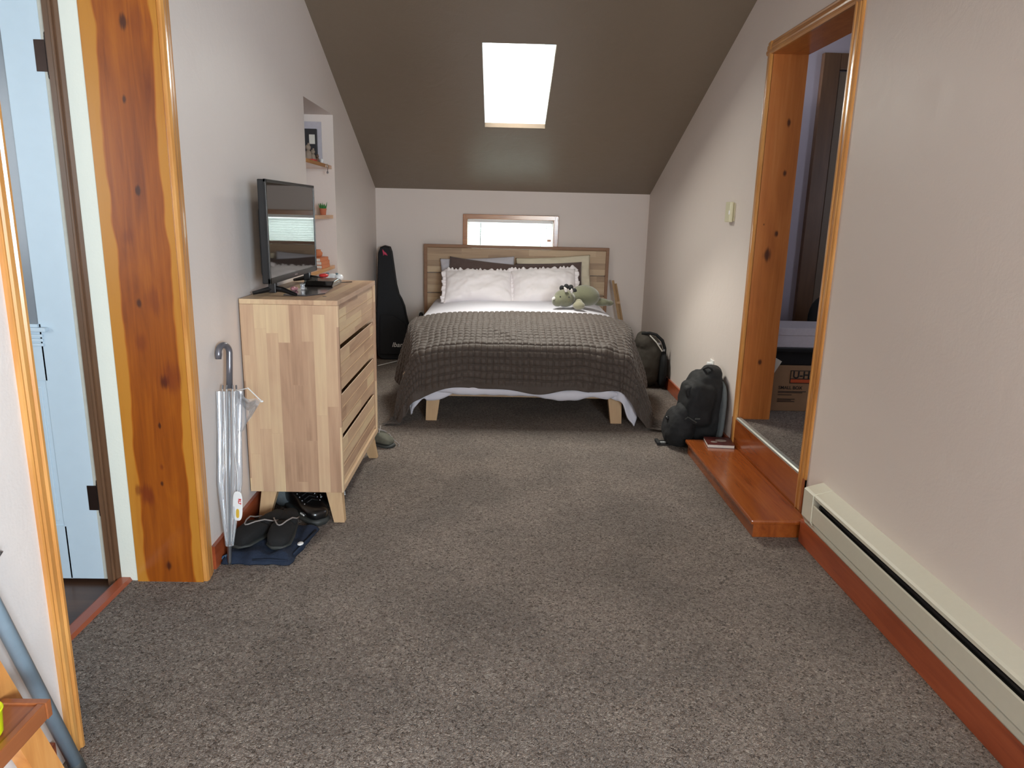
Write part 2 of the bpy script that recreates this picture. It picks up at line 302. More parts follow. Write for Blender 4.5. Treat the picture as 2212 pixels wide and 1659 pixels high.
class MB:
    def __init__(s): s.bm = bmesh.new()
    def _add(s, verts, faces, M=None):
        vs = [s.bm.verts.new((M @ Vector(v)) if M else Vector(v)) for v in verts]
        for f in faces:
            try: s.bm.faces.new([vs[i] for i in f])
            except ValueError: pass
        return vs
    def box(s, x0, x1, y0, y1, z0, z1, M=None, b=0.0):
        t = bmesh.new()
        vs = [t.verts.new(v) for v in ((x0, y0, z0), (x1, y0, z0), (x1, y1, z0), (x0, y1, z0), (x0, y0, z1), (x1, y0, z1), (x1, y1, z1), (x0, y1, z1))]
        for f in ((0, 3, 2, 1), (4, 5, 6, 7), (0, 1, 5, 4), (1, 2, 6, 5), (2, 3, 7, 6), (3, 0, 4, 7)): t.faces.new([vs[i] for i in f])
        if b: bmesh.ops.bevel(t, geom=list(t.edges), offset=b, segments=2, affect='EDGES', profile=0.6)
        s.merge(t, M); return s
    def merge(s, t, M=None):
        mp = {}
        for v in t.verts: mp[v] = s.bm.verts.new((M @ v.co) if M else v.co)
        for f in t.faces:
            try: s.bm.faces.new([mp[v] for v in f.verts])
            except ValueError: pass
        t.free()
    def prism(s, pts, axis, a, b, M=None, bev=0.0):
        """pts 2d polygon; extruded along axis from a to b (for 'x' pts=(y,z); 'y' pts=(x,z); 'z' pts=(x,y))"""
        def P3(p, c): return {'x': (c, p[0], p[1]), 'y': (p[0], c, p[1]), 'z': (p[0], p[1], c)}[axis]
        t = bmesh.new(); n = len(pts)
        va = [t.verts.new(P3(p, a)) for p in pts]; vb = [t.verts.new(P3(p, b)) for p in pts]
        t.faces.new(va); t.faces.new(vb[::-1])
        for i in range(n): t.faces.new((va[i], vb[i], vb[(i + 1) % n], va[(i + 1) % n]))
        bmesh.ops.recalc_face_normals(t, faces=list(t.faces))
        if bev: bmesh.ops.bevel(t, geom=list(t.edges), offset=bev, segments=2, affect='EDGES', profile=0.6)
        s.merge(t, M); return s
    def tube(s, pts, r, seg=10, caps=True, M=None):
        pts = [Vector(p) for p in pts]; rs = r if isinstance(r, (list, tuple)) else [r] * len(pts)
        rings = []; up = None
        for i, p in enumerate(pts):
            d = (pts[min(i + 1, len(pts) - 1)] - pts[max(i - 1, 0)]).normalized()
            if up is None:
                up = Vector((0, 0, 1)) if abs(d.z) < 0.9 else Vector((1, 0, 0))
            a = (up - d * up.dot(d)).normalized(); bb = d.cross(a); up = a
            rings.append([p + rs[i] * (math.cos(2 * PI * k / seg) * a + math.sin(2 * PI * k / seg) * bb) for k in range(seg)])
        V = [v for rg in rings for v in rg]; F = []
        for i in range(len(pts) - 1):
            for k in range(seg): F.append((i * seg + k, i * seg + (k + 1) % seg, (i + 1) * seg + (k + 1) % seg, (i + 1) * seg + k))
        if caps: F.append(tuple(range(seg))[::-1]); F.append(tuple((len(pts) - 1) * seg + k for k in range(seg)))
        s._add(V, F, M); return s
    def lathe(s, prof, seg=24, M=None, cx=0, cy=0):
        V = []; F = []
        for (r, z) in prof:
            for k in range(seg): V.append((cx + r * math.cos(2 * PI * k / seg), cy + r * math.sin(2 * PI * k / seg), z))
        for i in range(len(prof) - 1):
            for k in range(seg): F.append((i * seg + k, i * seg + (k + 1) % seg, (i + 1) * seg + (k + 1) % seg, (i + 1) * seg + k))
        s._add(V, F, M); return s
    def blob(s, c, r, rot=(0, 0, 0), p=2.0, nu=28, nv=16, M=None):
        """superellipsoid"""
        from mathutils import Euler
        R = Matrix.Translation(c) @ Euler(rot).to_matrix().to_4x4()
        if M: R = M @ R
        e = 2.0 / p
        sg = lambda v: math.copysign(abs(v) ** e, v)
        V = []; F = []
        for i in range(nv + 1):
            ph = -PI / 2 + PI * i / nv
            for k in range(nu):
                th = 2 * PI * k / nu
                V.append((r[0] * sg(math.cos(ph)) * sg(math.cos(th)), r[1] * sg(math.cos(ph)) * sg(math.sin(th)), r[2] * sg(math.sin(ph))))
        for i in range(nv):
            for k in range(nu): F.append((i * nu + k, i * nu + (k + 1) % nu, (i + 1) * nu + (k + 1) % nu, (i + 1) * nu + k))
        s._add(V, F, R); return s
    def grid(s, fn, nu, nv, closed_u=False):
        V = [fn(i / nu, j / nv) for j in range(nv + 1) for i in range(nu + (0 if closed_u else 1))]
        w = nu + (0 if closed_u else 1); F = []
        for j in range(nv):
            for i in range(nu):
                a = j * w + i; b_ = j * w + (i + 1) % w if closed_u else a + 1
                F.append((a, b_, b_ + w, a + w))
        s._add(V, F); return s
    def build(s, name, m, parent=None, smooth=False, weld=0.0, remesh=0.0, smoothing=0, solid=0.0, sub=0):
        if weld: bmesh.ops.remove_doubles(s.bm, verts=list(s.bm.verts), dist=weld)
        bmesh.ops.recalc_face_normals(s.bm, faces=list(s.bm.faces))
        root = parent
        while root is not None and root.parent is not None: root = root.parent
        if root is not None and root.name in XF:
            inv = XF[root.name].inverted()
            for v in s.bm.verts: v.co = inv @ v.co
        me = bpy.data.meshes.new(name); s.bm.to_mesh(me); s.bm.free()
        o = bpy.data.objects.new(name, me); C.objects.link(o); me.materials.append(m)
        if smooth or remesh: me.polygons.foreach_set('use_smooth', [True] * len(me.polygons))
        if parent is not None: o.parent = parent
        if remesh:
            md = o.modifiers.new('remesh', 'REMESH'); md.mode = 'VOXEL'; md.voxel_size = remesh; md.use_smooth_shade = True
            if smoothing:
                sm = o.modifiers.new('smooth', 'SMOOTH'); sm.factor = 0.5; sm.iterations = smoothing
        if solid:
            md = o.modifiers.new('solid', 'SOLIDIFY'); md.thickness = solid; md.offset = 0
        if sub:
            md = o.modifiers.new('sub', 'SUBSURF'); md.levels = sub; md.render_levels = sub
        return o

def wrinkle(o, strength, size):
    t = bpy.data.textures.new(o.name + '_folds', 'CLOUDS'); t.noise_scale = size; t.noise_depth = 2
    md = o.modifiers.new('folds', 'DISPLACE'); md.texture = t; md.strength = strength; md.mid_level = .5; md.texture_coords = 'LOCAL'

def struct(name, mb, m, label=None, **k):
    o = mb.build(name, m, None, **k); o['kind'] = 'structure'
    if label: o['label'] = label
    return o

def single(name, mb, m, label, cat, group=None, **k):
    o = mb.build(name, m, None, **k); o['label'] = label; o['category'] = cat
    if group: o['group'] = group
    return o

def text(name, body, size, m, parent, M, extrude=0.0006, shear=0.0, align='CENTER', bold=0.0):
    cu = bpy.data.curves.new(name, 'FONT'); cu.body = body; cu.size = size; cu.extrude = extrude; cu.shear = shear; cu.align_x = align; cu.offset = bold
    t = bpy.data.objects.new(name + '_tmp', cu); C.objects.link(t)
    dg = bpy.context.evaluated_depsgraph_get(); me = bpy.data.meshes.new_from_object(t.evaluated_get(dg))
    bpy.data.objects.remove(t); me.materials.clear(); me.materials.append(m)
    root = parent
    while root.parent is not None: root = root.parent
    me.transform((XF[root.name].inverted() if root.name in XF else Matrix()) @ M)
    o = bpy.data.objects.new(name, me); C.objects.link(o); o.parent = parent
    return o

# ------------------------------------------------------------------ the room
XR, YB = 1.3207, 6.6128
RIDGE_Y, FLAT = 3.363, 2.70
def xl(y): return -1.0182 - 0.019 * (y - 1.5)
def zc(y): return FLAT if y <= RIDGE_Y else 1.4912 + 0.372 * (YB - y)
YF = -2.4

fl_ = MB(); fl_.box(-1.31, 1.52, YF - 0.1, YB + 0.1, -0.10, 0.0)
struct('floor', fl_, CARPET, 'speckled beige frieze carpet')
lf = MB(); lf.box(-3.0, -1.335, -0.4, 3.2, -0.12, -0.02); struct('floor_landing', lf, DARKFLOOR, 'dark floorboards beyond the old door')
nf_ = MB(); nf_.box(1.345, 3.4, 1.8, 5.2, 0.02, 0.23); struct('floor_side_room', nf_, CARPET, 'raised carpeted floor of the side room')

def wallseg(mb, xa, xb, y0, y1, zb, zt):
    """xa,xb callables; zt number or 'c' to follow the ceiling"""
    ys = [y0, y1] if not (zt == 'c' and y0 < RIDGE_Y < y1) else [y0, RIDGE_Y, y1]
    for a, b in zip(ys, ys[1:]):
        za, zb2 = (zc(a) + 0.03, zc(b) + 0.03) if zt == 'c' else (zt, zt)
        V = [(xa(a), a, zb), (xb(a), a, zb), (xb(b), b, zb), (xa(b), b, zb), (xa(a), a, za), (xb(a), a, za), (xb(b), b, zb2), (xa(b), b, zb2)]
        mb._add(V, [(0, 3, 2, 1), (4, 5, 6, 7), (0, 1, 5, 4), (1, 2, 6, 5), (2, 3, 7, 6), (3, 0, 4, 7)])
LO = lambda y: -1.262
NICHE_B = lambda y: xl(y) - 0.24
w = MB()
wallseg(w, LO, xl, YF, 1.53, 0, 'c'); wallseg(w, LO, xl, 1.53, 2.362, 2.04, 'c')
wallseg(w, LO, xl, 2.362, 4.11, 0, 'c'); wallseg(w, lambda y: -1.40, xl, 4.87, YB, 0, 'c')
wallseg(w, lambda y: -1.40, xl, 4.11, 4.87, 0, 0.62)
# niche head slopes very slightly
wallseg(w, lambda y: -1.40, xl, 4.11, 4.87, 1.882, 'c'); wallseg(w, lambda y: -1.40, NICHE_B, 4.11, 4.87, 0.62, 1.882)
wallseg(w, lambda y: -1.40, LO, 4.0, 4.11, 0, 'c')
struct('wall_left', w, WALL, 'blush painted left wall with niche')
SXO = lambda y: 1.492; SXI = lambda y: XR
w = MB()
wallseg(w, SXI, SXO, YF, -2.15, 0, 'c'); wallseg(w, SXI, SXO, -2.15, -.75, 0, .85); wallseg(w, SXI, SXO, -2.15, -.75, 1.9, 'c'); wallseg(w, SXI, SXO, -.75, 2.92, 0, 'c'); wallseg(w, SXI, SXO, 2.92, 3.80, 2.10, 'c'); wallseg(w, SXI, SXO, 3.80, YB, 0, 'c')
wallseg(w, lambda y: XR + .005, SXO, 2.92, 3.80, 0, 0.20)
struct('wall_right', w, WALL, 'blush painted right wall with doorway')
w = MB(); WX0, WX1, WZ0, WZ1 = -0.300, 0.470, 0.78, 1.243
w.box(-1.4, WX0, YB, YB + 0.14, 0, 1.6); w.box(WX1, 1.52, YB, YB + 0.14, 0, 1.6); w.box(WX0, WX1, YB, YB + 0.14, 0, WZ0); w.box(WX0, WX1, YB, YB + 0.14, WZ1, 1.6)
struct('wall_back', w, WALL, 'short back wall behind the bed')
w = MB(); w.box(-1.4, 0.30, YF - .14, YF, 0, 2.75); w.box(1.25, 1.52, YF - .14, YF, 0, 2.75); w.box(0.30, 1.25, YF - .14, YF, 0, 0.9); w.box(0.30, 1.25, YF - .14, YF, 2.05, 2.75)
struct('wall_front', w, WALL)
w = MB()
SX0, SX1, SY0, SY1 = -0.130, 0.305, 4.541, 5.505
cpr = lambda a, b, x0, x1: w.prism([(a, zc(a)), (b, zc(b)), (b, zc(b) + .030), (a, zc(a) + .030)], 'x', x0, x1)
cpr(RIDGE_Y, SY0, -1.45, 1.53); cpr(SY1, YB + 0.14, -1.45, 1.53); cpr(SY0, SY1, -1.45, SX0); cpr(SY0, SY1, SX1, 1.53)
w.box(-1.45, 1.53, YF - .14, RIDGE_Y, FLAT, FLAT + .06)
struct('ceiling', w, CEIL, 'olive brown painted sloping ceiling')

# skylight (window_2): drywall shaft, frame, pane
wd = MB(); T = 0.02
nrm = Vector((0, 0.372, 1)).normalized() * 0.032
def q(y, k): return (y + nrm.y * k, zc(y) + nrm.z * k)
for x0, x1 in ((SX0 - T, SX0), (SX1, SX1 + T)):
    wd.prism([(SY0, zc(SY0) + .001), (SY1, zc(SY1) + .001), q(SY1, 1), q(SY0, 1)], 'x', x0, x1)
wd.prism([(SY0 - T, zc(SY0 - T) + .001), (SY0, zc(SY0) + .001), q(SY0, 1), q(SY0 - T, 1)], 'x', SX0 - T, SX1 + T)
wd.prism([(SY1, zc(SY1) + .001), (SY1 + T, zc(SY1 + T) + .001), q(SY1 + T, 1), q(SY1, 1)], 'x', SX0 - T, SX1 + T)
sky = struct('window_2', wd, WHITEWALL, 'bright skylight in the sloping ceiling')
g = MB(); g.prism([q(SY0, .97), q(SY1, .97), q(SY1, 1.0), q(SY0, 1.0)], 'x', SX0, SX1); g.build('pane', PANE, sky)

# back window
def casing_strip(mb, axis, a, b, c0, c1, face, out, sgn=1):
    """profiled casing: runs along axis a..b, spans c0..c1 across, sits on plane 'face' and comes 'out' into the room"""
    w_ = c1 - c0
    prof = [(c0, 0), (c0, out * .75), (c0 + w_ * .14, out), (c0 + w_ * .30, out), (c0 + w_ * .38, out * .72), (c0 + w_ * .5, out * .82), (c0 + w_ * .72, out * .78), (c0 + w_ * .80, out * .55), (c0 + w_ * .92, out * .62), (c1, out * .45), (c1, 0)]
    return prof
def casing_y(mb, face_x, sgn, y0, y1, z0, z1, out, vertical=True, flip=False):
    """on a wall of constant x; sgn -1: room at smaller x (right wall), +1: left wall"""
    a, b = (y0, y1) if vertical else (z0, z1)
    pr = casing_strip(mb, None, 0, 0, a, b, face_x, out)
    if flip: pr = [(a + b - p, h) for p, h in pr][::-1]
    if vertical: mb.prism([(face_x + sgn * h, p) for p, h in pr], 'z', z0, z1)
    else:
        mb.prism([(face_x + sgn * h, p) for p, h in pr], 'y', y0, y1)
c = MB()
for (x0, x1, z0, z1) in ((WX0 - .04, WX0, WZ0, WZ1 + .042), (WX1, WX1 + .045, WZ0, WZ1 + .042)):
    c.box(x0, x1, YB - .016, YB, z0, z1, b=.004); c.box(x0 + .012, x1 - .012, YB - .02, YB, z0, z1 - .01, b=.002)
c.box(WX0 - .04, WX1 + .045, YB - .017, YB, WZ1, WZ1 + .042, b=.004)
c.box(WX0 - .05, WX1 + .055, YB - .04, YB + .1, WZ0 - .025, WZ0, b=.004)
win = struct('window_1', c, OAK_X, 'small low window above the headboard, oak casing')
c = MB()
for (x0, x1, z0, z1) in ((WX0, WX0 + .022, WZ0, WZ1), (WX1 - .022, WX1, WZ0, WZ1), (WX0, WX1, WZ1 - .022, WZ1), (WX0, WX1, WZ0, WZ0 + .022)):
    c.box(x0, x1, YB + .07, YB + .11, z0, z1, b=.003)
c.build('sash', WHITEPL, win)
g = MB(); g.box(WX0 + .02, WX1 - .02, YB + .085, YB + .09, WZ0 + .02, WZ1 - .02); g.build('pane', PANE, win)
# front window, behind the camera
c = MB()
for (x0, x1, z0, z1) in ((.30, .35, .9, 2.05), (1.20, 1.25, .9, 2.05), (.30, 1.25, 2.0, 2.05), (.30, 1.25, .9, .95), (.30, 1.25, 1.45, 1.49)):
    c.box(x0, x1, YF - .12, YF - .06, z0, z1, b=.004)
struct('window_3', c, OAK_X)

c = MB()
for (y0, y1, z0, z1) in ((-2.15, -2.10, .85, 1.9), (-.80, -.75, .85, 1.9), (-2.15, -.75, 1.85, 1.9), (-2.15, -.75, .85, .90), (-1.47, -1.43, .85, 1.9)):
    c.box(1.40, 1.46, y0, y1, z0, z1, b=.004)
struct('window_4', c, OAK_Y)

# mini blind
bt = thing('mini_blind', 'white slatted mini blind lowered in the small window above the headboard', 'blind', (0.085, YB + .03, WZ1))
c = MB(); c.box(WX0 + .004, WX1 - .004, YB + .012, YB + .04, WZ1 - .027, WZ1 - .002, b=.002); c.build('headrail', WHITEPL, bt)
c = MB()
for k in range(19):
    z = WZ1 - .04 - k * .0215
    M = Matrix.Translation((0, YB + .026, z)) @ Matrix.Rotation(math.radians(58), 4, 'X')
    c.box(WX0 + .006, WX1 - .006, -.0125, .0125, -.0004, .0004, M)
c.build('slats', BLIND, bt)
for x in (WX0 + .14, WX1 - .11, WX1 - .06):
    c = MB(); c.tube([(x, YB + .011, WZ1 - .03), (x, YB + .011, WZ0 + .02)], .0008, 6); c.build('cord', MESHFAB, bt)
c = MB(); c.tube([(-0.182, YB + .006, WZ1 - .03), (-0.184, YB + .004, 0.86)], .0024, 8); c.build('tilt_wand', MESHFAB, bt)
c = MB(); c.box(WX1 - .05, WX1 - .018, YB + .006, YB + .0075, 1.058, 1.076); o = c.build('warning_tag', mat('pale_pink_tag', hexc(236, 190, 170), .7), bt); o['label'] = 'pale pink tag'

# baseboards
c = MB(); c.box(XR - .014, XR, 3.9, YB, 0, .09, b=.003); c.box(1.262, XR, YF, 2.755, 0, .100, b=.003)
struct('baseboard_right', c, BASE_Y)
c = MB()
wallseg(c, xl, lambda y: xl(y) + .014, 2.44, YB, 0, .09); wallseg(c, xl, lambda y: xl(y) + .014, YF, 1.44, 0, .09)
struct('baseboard_left', c, BASE_Y)
c = MB(); c.box(-1.1, XR - .014, YB - .014, YB, 0, .09, b=.003); struct('baseboard_back', c, BASE_X)

# ---- right doorway trim, riser, threshold, side room
c = MB()
casing_y(c, XR, -1, 3.79, 3.85, .083, 2.15, .017); casing_y(c, XR, -1, 2.868, 2.93, .083, 2.15, .017, flip=True)
struct('trim_1', c, OAK_Z, 'oak casing up both sides of the right doorway')
c = MB(); casing_y(c, XR, -1, 2.868, 3.85, 2.09, 2.152, .018, vertical=False); struct('trim_2', c, OAK_Y, 'oak head casing of the right doorway')
c = MB(); c.box(XR - .002, 1.494, 3.79, 3.802, .23, 2.10); struct('trim_3', c, PINE_R, 'knotty pine board lining the far side of the right doorway')
c = MB(); c.box(XR - .002, 1.494, 2.918, 2.93, .23, 2.10); c.box(XR - .002, 1.494, 2.93, 3.79, 2.09, 2.102); struct('trim_4', c, PINE_R)
c = MB(); c.box(XR - .012, XR + .01, 2.868, 3.85, .0, .228, b=.002); struct('trim_5', c, STEPM, 'oak riser under the right doorway')
c = MB(); c.prism([(1.312, .222), (1.312, .236), (1.318, .241), (1.336, .241), (1.346, .234), (1.346, .222)], 'y', 2.932, 3.788); struct('trim_6', c, STRIP, 'metal carpet strip along the right doorway sill')
c = MB()
c.box(1.51, 3.4, 5.0, 5.1, 0, 2.75); c.box(3.3, 3.4, 1.8, 2.85, 0, 2.75); c.box(3.3, 3.4, 3.55, 5.1, 0, 2.75); c.box(3.3, 3.4, 2.85, 3.55, 0, 1.15); c.box(3.3, 3.4, 2.85, 3.55, 2.05, 2.75); c.box(1.51, 3.4, 1.7, 1.8, 0, 2.75)
struct('wall_side_room', c, LILAC, 'lilac grey walls of the dark side room')
c = MB(); c.box(1.51, 3.4, 1.7, 5.1, 2.72, 2.8); struct('ceiling_side_room', c, WHITEWALL)
d = MB(); d.box(2.17, 2.82, 4.965, 5.0, .235, 2.24, b=.003)
for z0, z1 in ((.42, 1.08), (1.2, 2.1)):
    d.box(2.25, 2.47, 4.958, 4.97, z0, z1, b=.006); d.box(2.53, 2.74, 4.958, 4.97, z0, z1, b=.006)
dr = struct('door_2', d, mat('brown_door_paint', hexc(112, 94, 78), .5), 'closed panel door in the dark side room')
c = MB(); c.box(2.055, 2.165, 4.955, 5.0, .23, 2.35, b=.005); c.box(2.165, 2.83, 4.955, 5.0, 2.25, 2.35, b=.005); c.box(2.825, 2.92, 4.955, 5.0, .23, 2.35, b=.005); c.build('door_casing', FRAMEDK, dr)

# ---- left doorway: knotty jamb, casings, landing
c = MB(); c.box(-1.262, xl(2.36) + .002, 2.345, 2.362, 0, 2.04); struct('trim_7', c, PINE_L, 'wide knotty pine board lining the far side of the left doorway')
c = MB()
def casing_left(mb, y0, y1, z0, z1, flip):
    pr = casing_strip(mb, None, 0, 0, y0, y1, 0, .018)
    if flip: pr = [(y0 + y1 - p, h) for p, h in pr][::-1]
    mb.prism([(xl(p) + h, p) for p, h in pr], 'z', z0, z1)
casing_left(c, 2.352, 2.425, 0, 2.10, False); casing_left(c, 1.500, 1.547, 0, 2.10, True)
struct('trim_8', c, OAK_Z, 'oak casing up both sides of the left doorway')
c = MB(); c.box(-1.03, -1.0, 1.462, 2.425, 2.03, 2.10, b=.004); struct('trim_9', c, OAK_Y)
c = MB(); c.box(-1.262, -1.02, 1.53, 1.545, 0, 2.04); c.box(-1.262, -1.02, 1.545, 2.345, 2.028, 2.04); struct('trim_10', c, PINE_L)
c = MB(); c.box(-1.322, -1.262, 2.352, 2.40, 0, 2.5); struct('trim_11', c, WHITEWALL, 'off white plaster strip beside the knotty pine board')
c = MB(); c.box(-1.370, -1.322, 2.350, 2.40, -.02, 2.5); c.box(-1.350, -1.340, 2.342, 2.352, -.02, 2.5, b=.003); struct('trim_12', c, FRAMEDK, 'dark brown hinge post of the old door')
c = MB(); c.prism([(-1.335, -.02), (-1.335, .006), (-1.325, .012), (-1.292, .012), (-1.285, 0), (-1.285, -.02)], 'y', 1.2, 2.352); struct('trim_13', c, BASE_Y, 'oak threshold strip at the landing')
c = MB(); c.box(-3.0, -1.37, 2.62, 2.72, -.02, 2.6); c.box(-3.0, -1.262, -.42, -.32, -.02, 2.6)
c.box(-3.1, -3.0, -.42, -.3, -.02, 2.6); c.box(-3.1, -3.0, .6, 2.72, -.02, 2.6); c.box(-3.1, -3.0, -.3, .6, -.02, .95); c.box(-3.1, -3.0, -.3, .6, 2.05, 2.6)
c.box(-1.37, -1.262, 2.40, 2.72, -.02, 2.6)
struct('wall_landing', c, WHITEWALL)
c = MB(); c.box(-3.1, -1.262, -.42, 2.72, 2.55, 2.65); struct('ceiling_landing', c, WHITEWALL)

# old white door standing open into the landing
DY = 2.366
d = MB()
X0, X1 = -2.13, -1.392
# stiles / rails around the light and the lower panel
d.box(X1 - .118, X1, DY, DY + .036, -.004, 2.0, b=.002); d.box(X0, X0 + .118, DY, DY + .036, .012, 2.0, b=.002)
for z0, z1 in ((-.004, .197), (.72, .912), (1.88, 2.0)): d.box(X0 + .11, X1 - .11, DY, DY + .036, z0, z1, b=.001)
d.box(X0 + .11, X1 - .11, DY + .006, DY + .026, .19, .73)
d.box(X0 + .13, X1 - .135, DY + .002, DY + .03, .215, .70, b=.004)
dr = struct('door_1', d, OLDDOOR, 'old pale blue door standing open onto the landing')
c = MB(); c.box(X1, X1 + .012, DY + .001, DY + .035, -.004, 2.0); o = c.build('door_edge', OLDEDGE, dr); o['label'] = 'chipped cream hinge edge'
c = MB(); c.box(X0 + .117, X1 - .117, DY + .012, DY + .018, .91, 1.885); o = c.build('door_glass', DOORGLASS, dr); o['label'] = 'grey frosted glass'
c = MB(); c.box(X0 + .06, X1 - .085, DY - .022, DY, .888, .902, b=.003)
for k, z in enumerate((.868, .853, .838)): c.box(X0 + .12, X1 - .105, DY - .007, DY, z, z + .010, b=.002)
c.box(X0 + .12, X1 - .115, DY - .010, DY, .902, .912)
c.build('ledge_moulding', OLDDOOR, dr)
for z in (1.73, .305):
    c = MB(); c.tube([(X1 + .018, DY - .003, z - .055), (X1 + .018, DY - .003, z + .055)], .0065, 10); c.box(X1 - .022, X1 + .016, DY - .0025, DY + .001, z - .045, z + .045)
    for s in (-1, 1): c.blob((X1 + .018, DY - .003, z + s * .06), (.006, .006, .009))
    o = c.build('hinge', HINGE, dr)

# ------------------------------------------------------------------ step and things on the right
st = thing('step', 'low oak box step on the carpet below the right doorway', 'step', (1.19, 3.32, 0))
c = MB(); c.box(1.080, 1.308, 2.784, 3.868, 0, .063, b=.002); c.build('riser', STEPM, st)
c = MB(); c.box(1.062, 1.308, 2.766, 3.872, .063, .083, b=.007); c.build('tread', STEPM, st)

bk = thing('book', 'small red and brown covered book lying on the oak step', 'book', (1.228, 3.79, .083), math.radians(-6))
Mb = XF[bk.name]
c = MB(); c.box(-.070, .070, -.070, .070, .002, .0165, Mb); o = c.build('pages', PAPER, bk)
c = MB(); c.box(-.073, .073, -.073, .073, .0165, .0185, Mb, b=.0006); c.box(-.073, .073, -.073, .073, 0, .002, Mb); c.build('cover', COVER, bk)
c = MB(); c.blob((.012, .01, .0186), (.030, .024, .0006), M=Mb); c.blob((-.03, -.02, .0186), (.018, .016, .0006), M=Mb); o = c.build('cover_picture', mat('cover_pale_ink', hexc(176, 160, 150), .4, bscale=80, var=.25), bk)

hx0, hx1, hy0, hy1 = 1.250, XR, -1.1, 2.72
ht = thing('baseboard_heater', 'long cream electric baseboard heater on the right wall', 'heater', (1.29, .8, .11))
c = MB()
c.prism([(XR, .270), (1.258, .252), (1.250, .247), (1.250, .236), (1.253, .236), (1.253, .245), (1.260, .249), (XR, .266)], 'y', hy0, hy1 - .02)
c.prism([(XR - .003, .11), (XR, .11), (XR, .266), (XR - .003, .266)], 'y', hy0, hy1 - .02)
c.build('top_hood', HEATER, ht)
c = MB(); c.prism([(1.252, .137), (1.249, .205), (1.251, .211), (1.2535, .206), (1.256, .137)], 'y', hy0, hy1 - .07); c.build('front_panel', HEATER, ht)
c = MB(); c.prism([(XR, .272), (1.256, .254), (1.246, .248), (1.247, .135), (1.256, .118), (XR, .118)], 'x' if False else 'y', hy1 - .085, hy1, bev=.001); c.build('end_cap', HEATER, ht)
c = MB(); c.prism([(1.262, .101), (1.258, .108), (1.256, .128), (1.260, .130), (1.264, .112), (XR, .108), (XR, .101)], 'y', hy0, hy1 - .01); c.build('bottom_rail', HEATER, ht)
c = MB(); c.box(1.268, 1.315, hy0, hy1 - .095, .13, .195); c.tube([(1.275, hy0, .208), (1.275, hy1 - .1, .208)], .008, 10); c.build('heating_fins', FINS, ht)

tm = thing('thermostat', 'small cream wall thermostat between the bed and the right doorway', 'thermostat', (XR, 4.22, 1.33))
c = MB(); c.box(XR - .006, XR, 4.165, 4.275, 1.285, 1.385, b=.002); c.build('backplate', CREAMPL, tm)
c = MB(); c.box(XR - .028, XR - .006, 4.18, 4.262, 1.280, 1.392, b=.004); c.build('cover', CREAMPL, tm)
c = MB(); c.box(XR - .033, XR - .027, 4.175, 4.182, 1.322, 1.344, b=.001); c.build('lever', WHITEPL, tm)

ol = thing('wall_outlet', 'white outlet plate low on the right wall above the black backpack', 'outlet', (XR, 4.34, .40))
c = MB(); c.box(XR - .006, XR, 4.305, 4.375, .335, .45, b=.002); c.build('plate', WHITEPL, ol)
c = MB(); c.box(XR - .032, XR - .006, 4.325, 4.355, .385, .435, b=.004); c.build('plug', WHITEPL, ol)

# black backpack by the step
bp = thing('backpack', 'black backpack slumped against the right wall beside the oak step', 'backpack', (1.16, 4.12, 0), 0)
c = MB()
c.blob((1.21, 4.10, .215), (.105, .15, .215), (0, .05, 0), 3.6)
c.blob((1.24, 4.08, .40), (.055, .09, .065), (0, .25, 0), 3.0)
c.blob((1.145, 4.02, .26), (.085, .11, .125), (0, .10, .1), 4.6)
mb_ = c.build('main_bag', BLACKFAB, bp, remesh=.008, smoothing=4); wrinkle(mb_, .022, .09)
c = MB(); c.blob((1.06, 4.03, .115), (.085, .125, .115), (0, .22, 0), 2.7); c.blob((1.075, 4.0, .20), (.05, .08, .06), (0, .2, 0), 2.4); mb_ = c.build('front_pocket', BLACKFAB, bp, remesh=.008, smoothing=3); wrinkle(mb_, .018, .06)
c = MB(); c.blob((1.15, 3.965, .30), (.055, .03, .05), (0, 0, .2), 3.4); c.blob((1.09, 3.965, .335), (.025, .03, .04), (0, -.3, 0), 3.4); mb_ = c.build('side_pocket', BLACKFAB, bp, remesh=.006, smoothing=2); wrinkle(mb_, .016, .05)
c = MB(); c.tube([(1.235, 4.02, .44), (1.215, 4.01, .465), (1.20, 4.02, .47), (1.18, 4.04, .455), (1.20, 4.04, .43)], .007, 8); c.build('haul_loop', BLACKFAB, bp)
c = MB(); c.blob((1.286, 4.06, .20), (.02, .14, .19), (0, .03, 0), 3.0); o = c.build('back_panel', MESHFAB, bp, smooth=True); o['label'] = 'grey mesh back panel'
c = MB(); c.box(.94, 1.10, 4.00, 4.035, .004, .010, Matrix(), b=.001); c.box(.94, 1.12, 4.045, 4.075, .004, .012, b=.001); c.box(.936, .956, 3.996, 4.08, .004, .020, b=.003); c.build('strap', BLACKFAB, bp)
c = MB(); c.box(.955, 1.09, 4.036, 4.044, .005, .011); o = c.build('strap_edging', WHITEPL, bp); o['label'] = 'white strap edging'
c = MB(); c.tube([(1.0, 3.985, .06), (1.02, 3.95, .14), (1.08, 3.915, .2), (1.13, 3.91, .17)], .005, 8); c.box(1.115, 1.145, 3.9, 3.912, .19, .20); c.build('zip', RUBBER, bp)
c = MB(); c.blob((.985, 4.0, .17), (.013, .012, .011)); c.build('buckle', BLACKPL, bp)

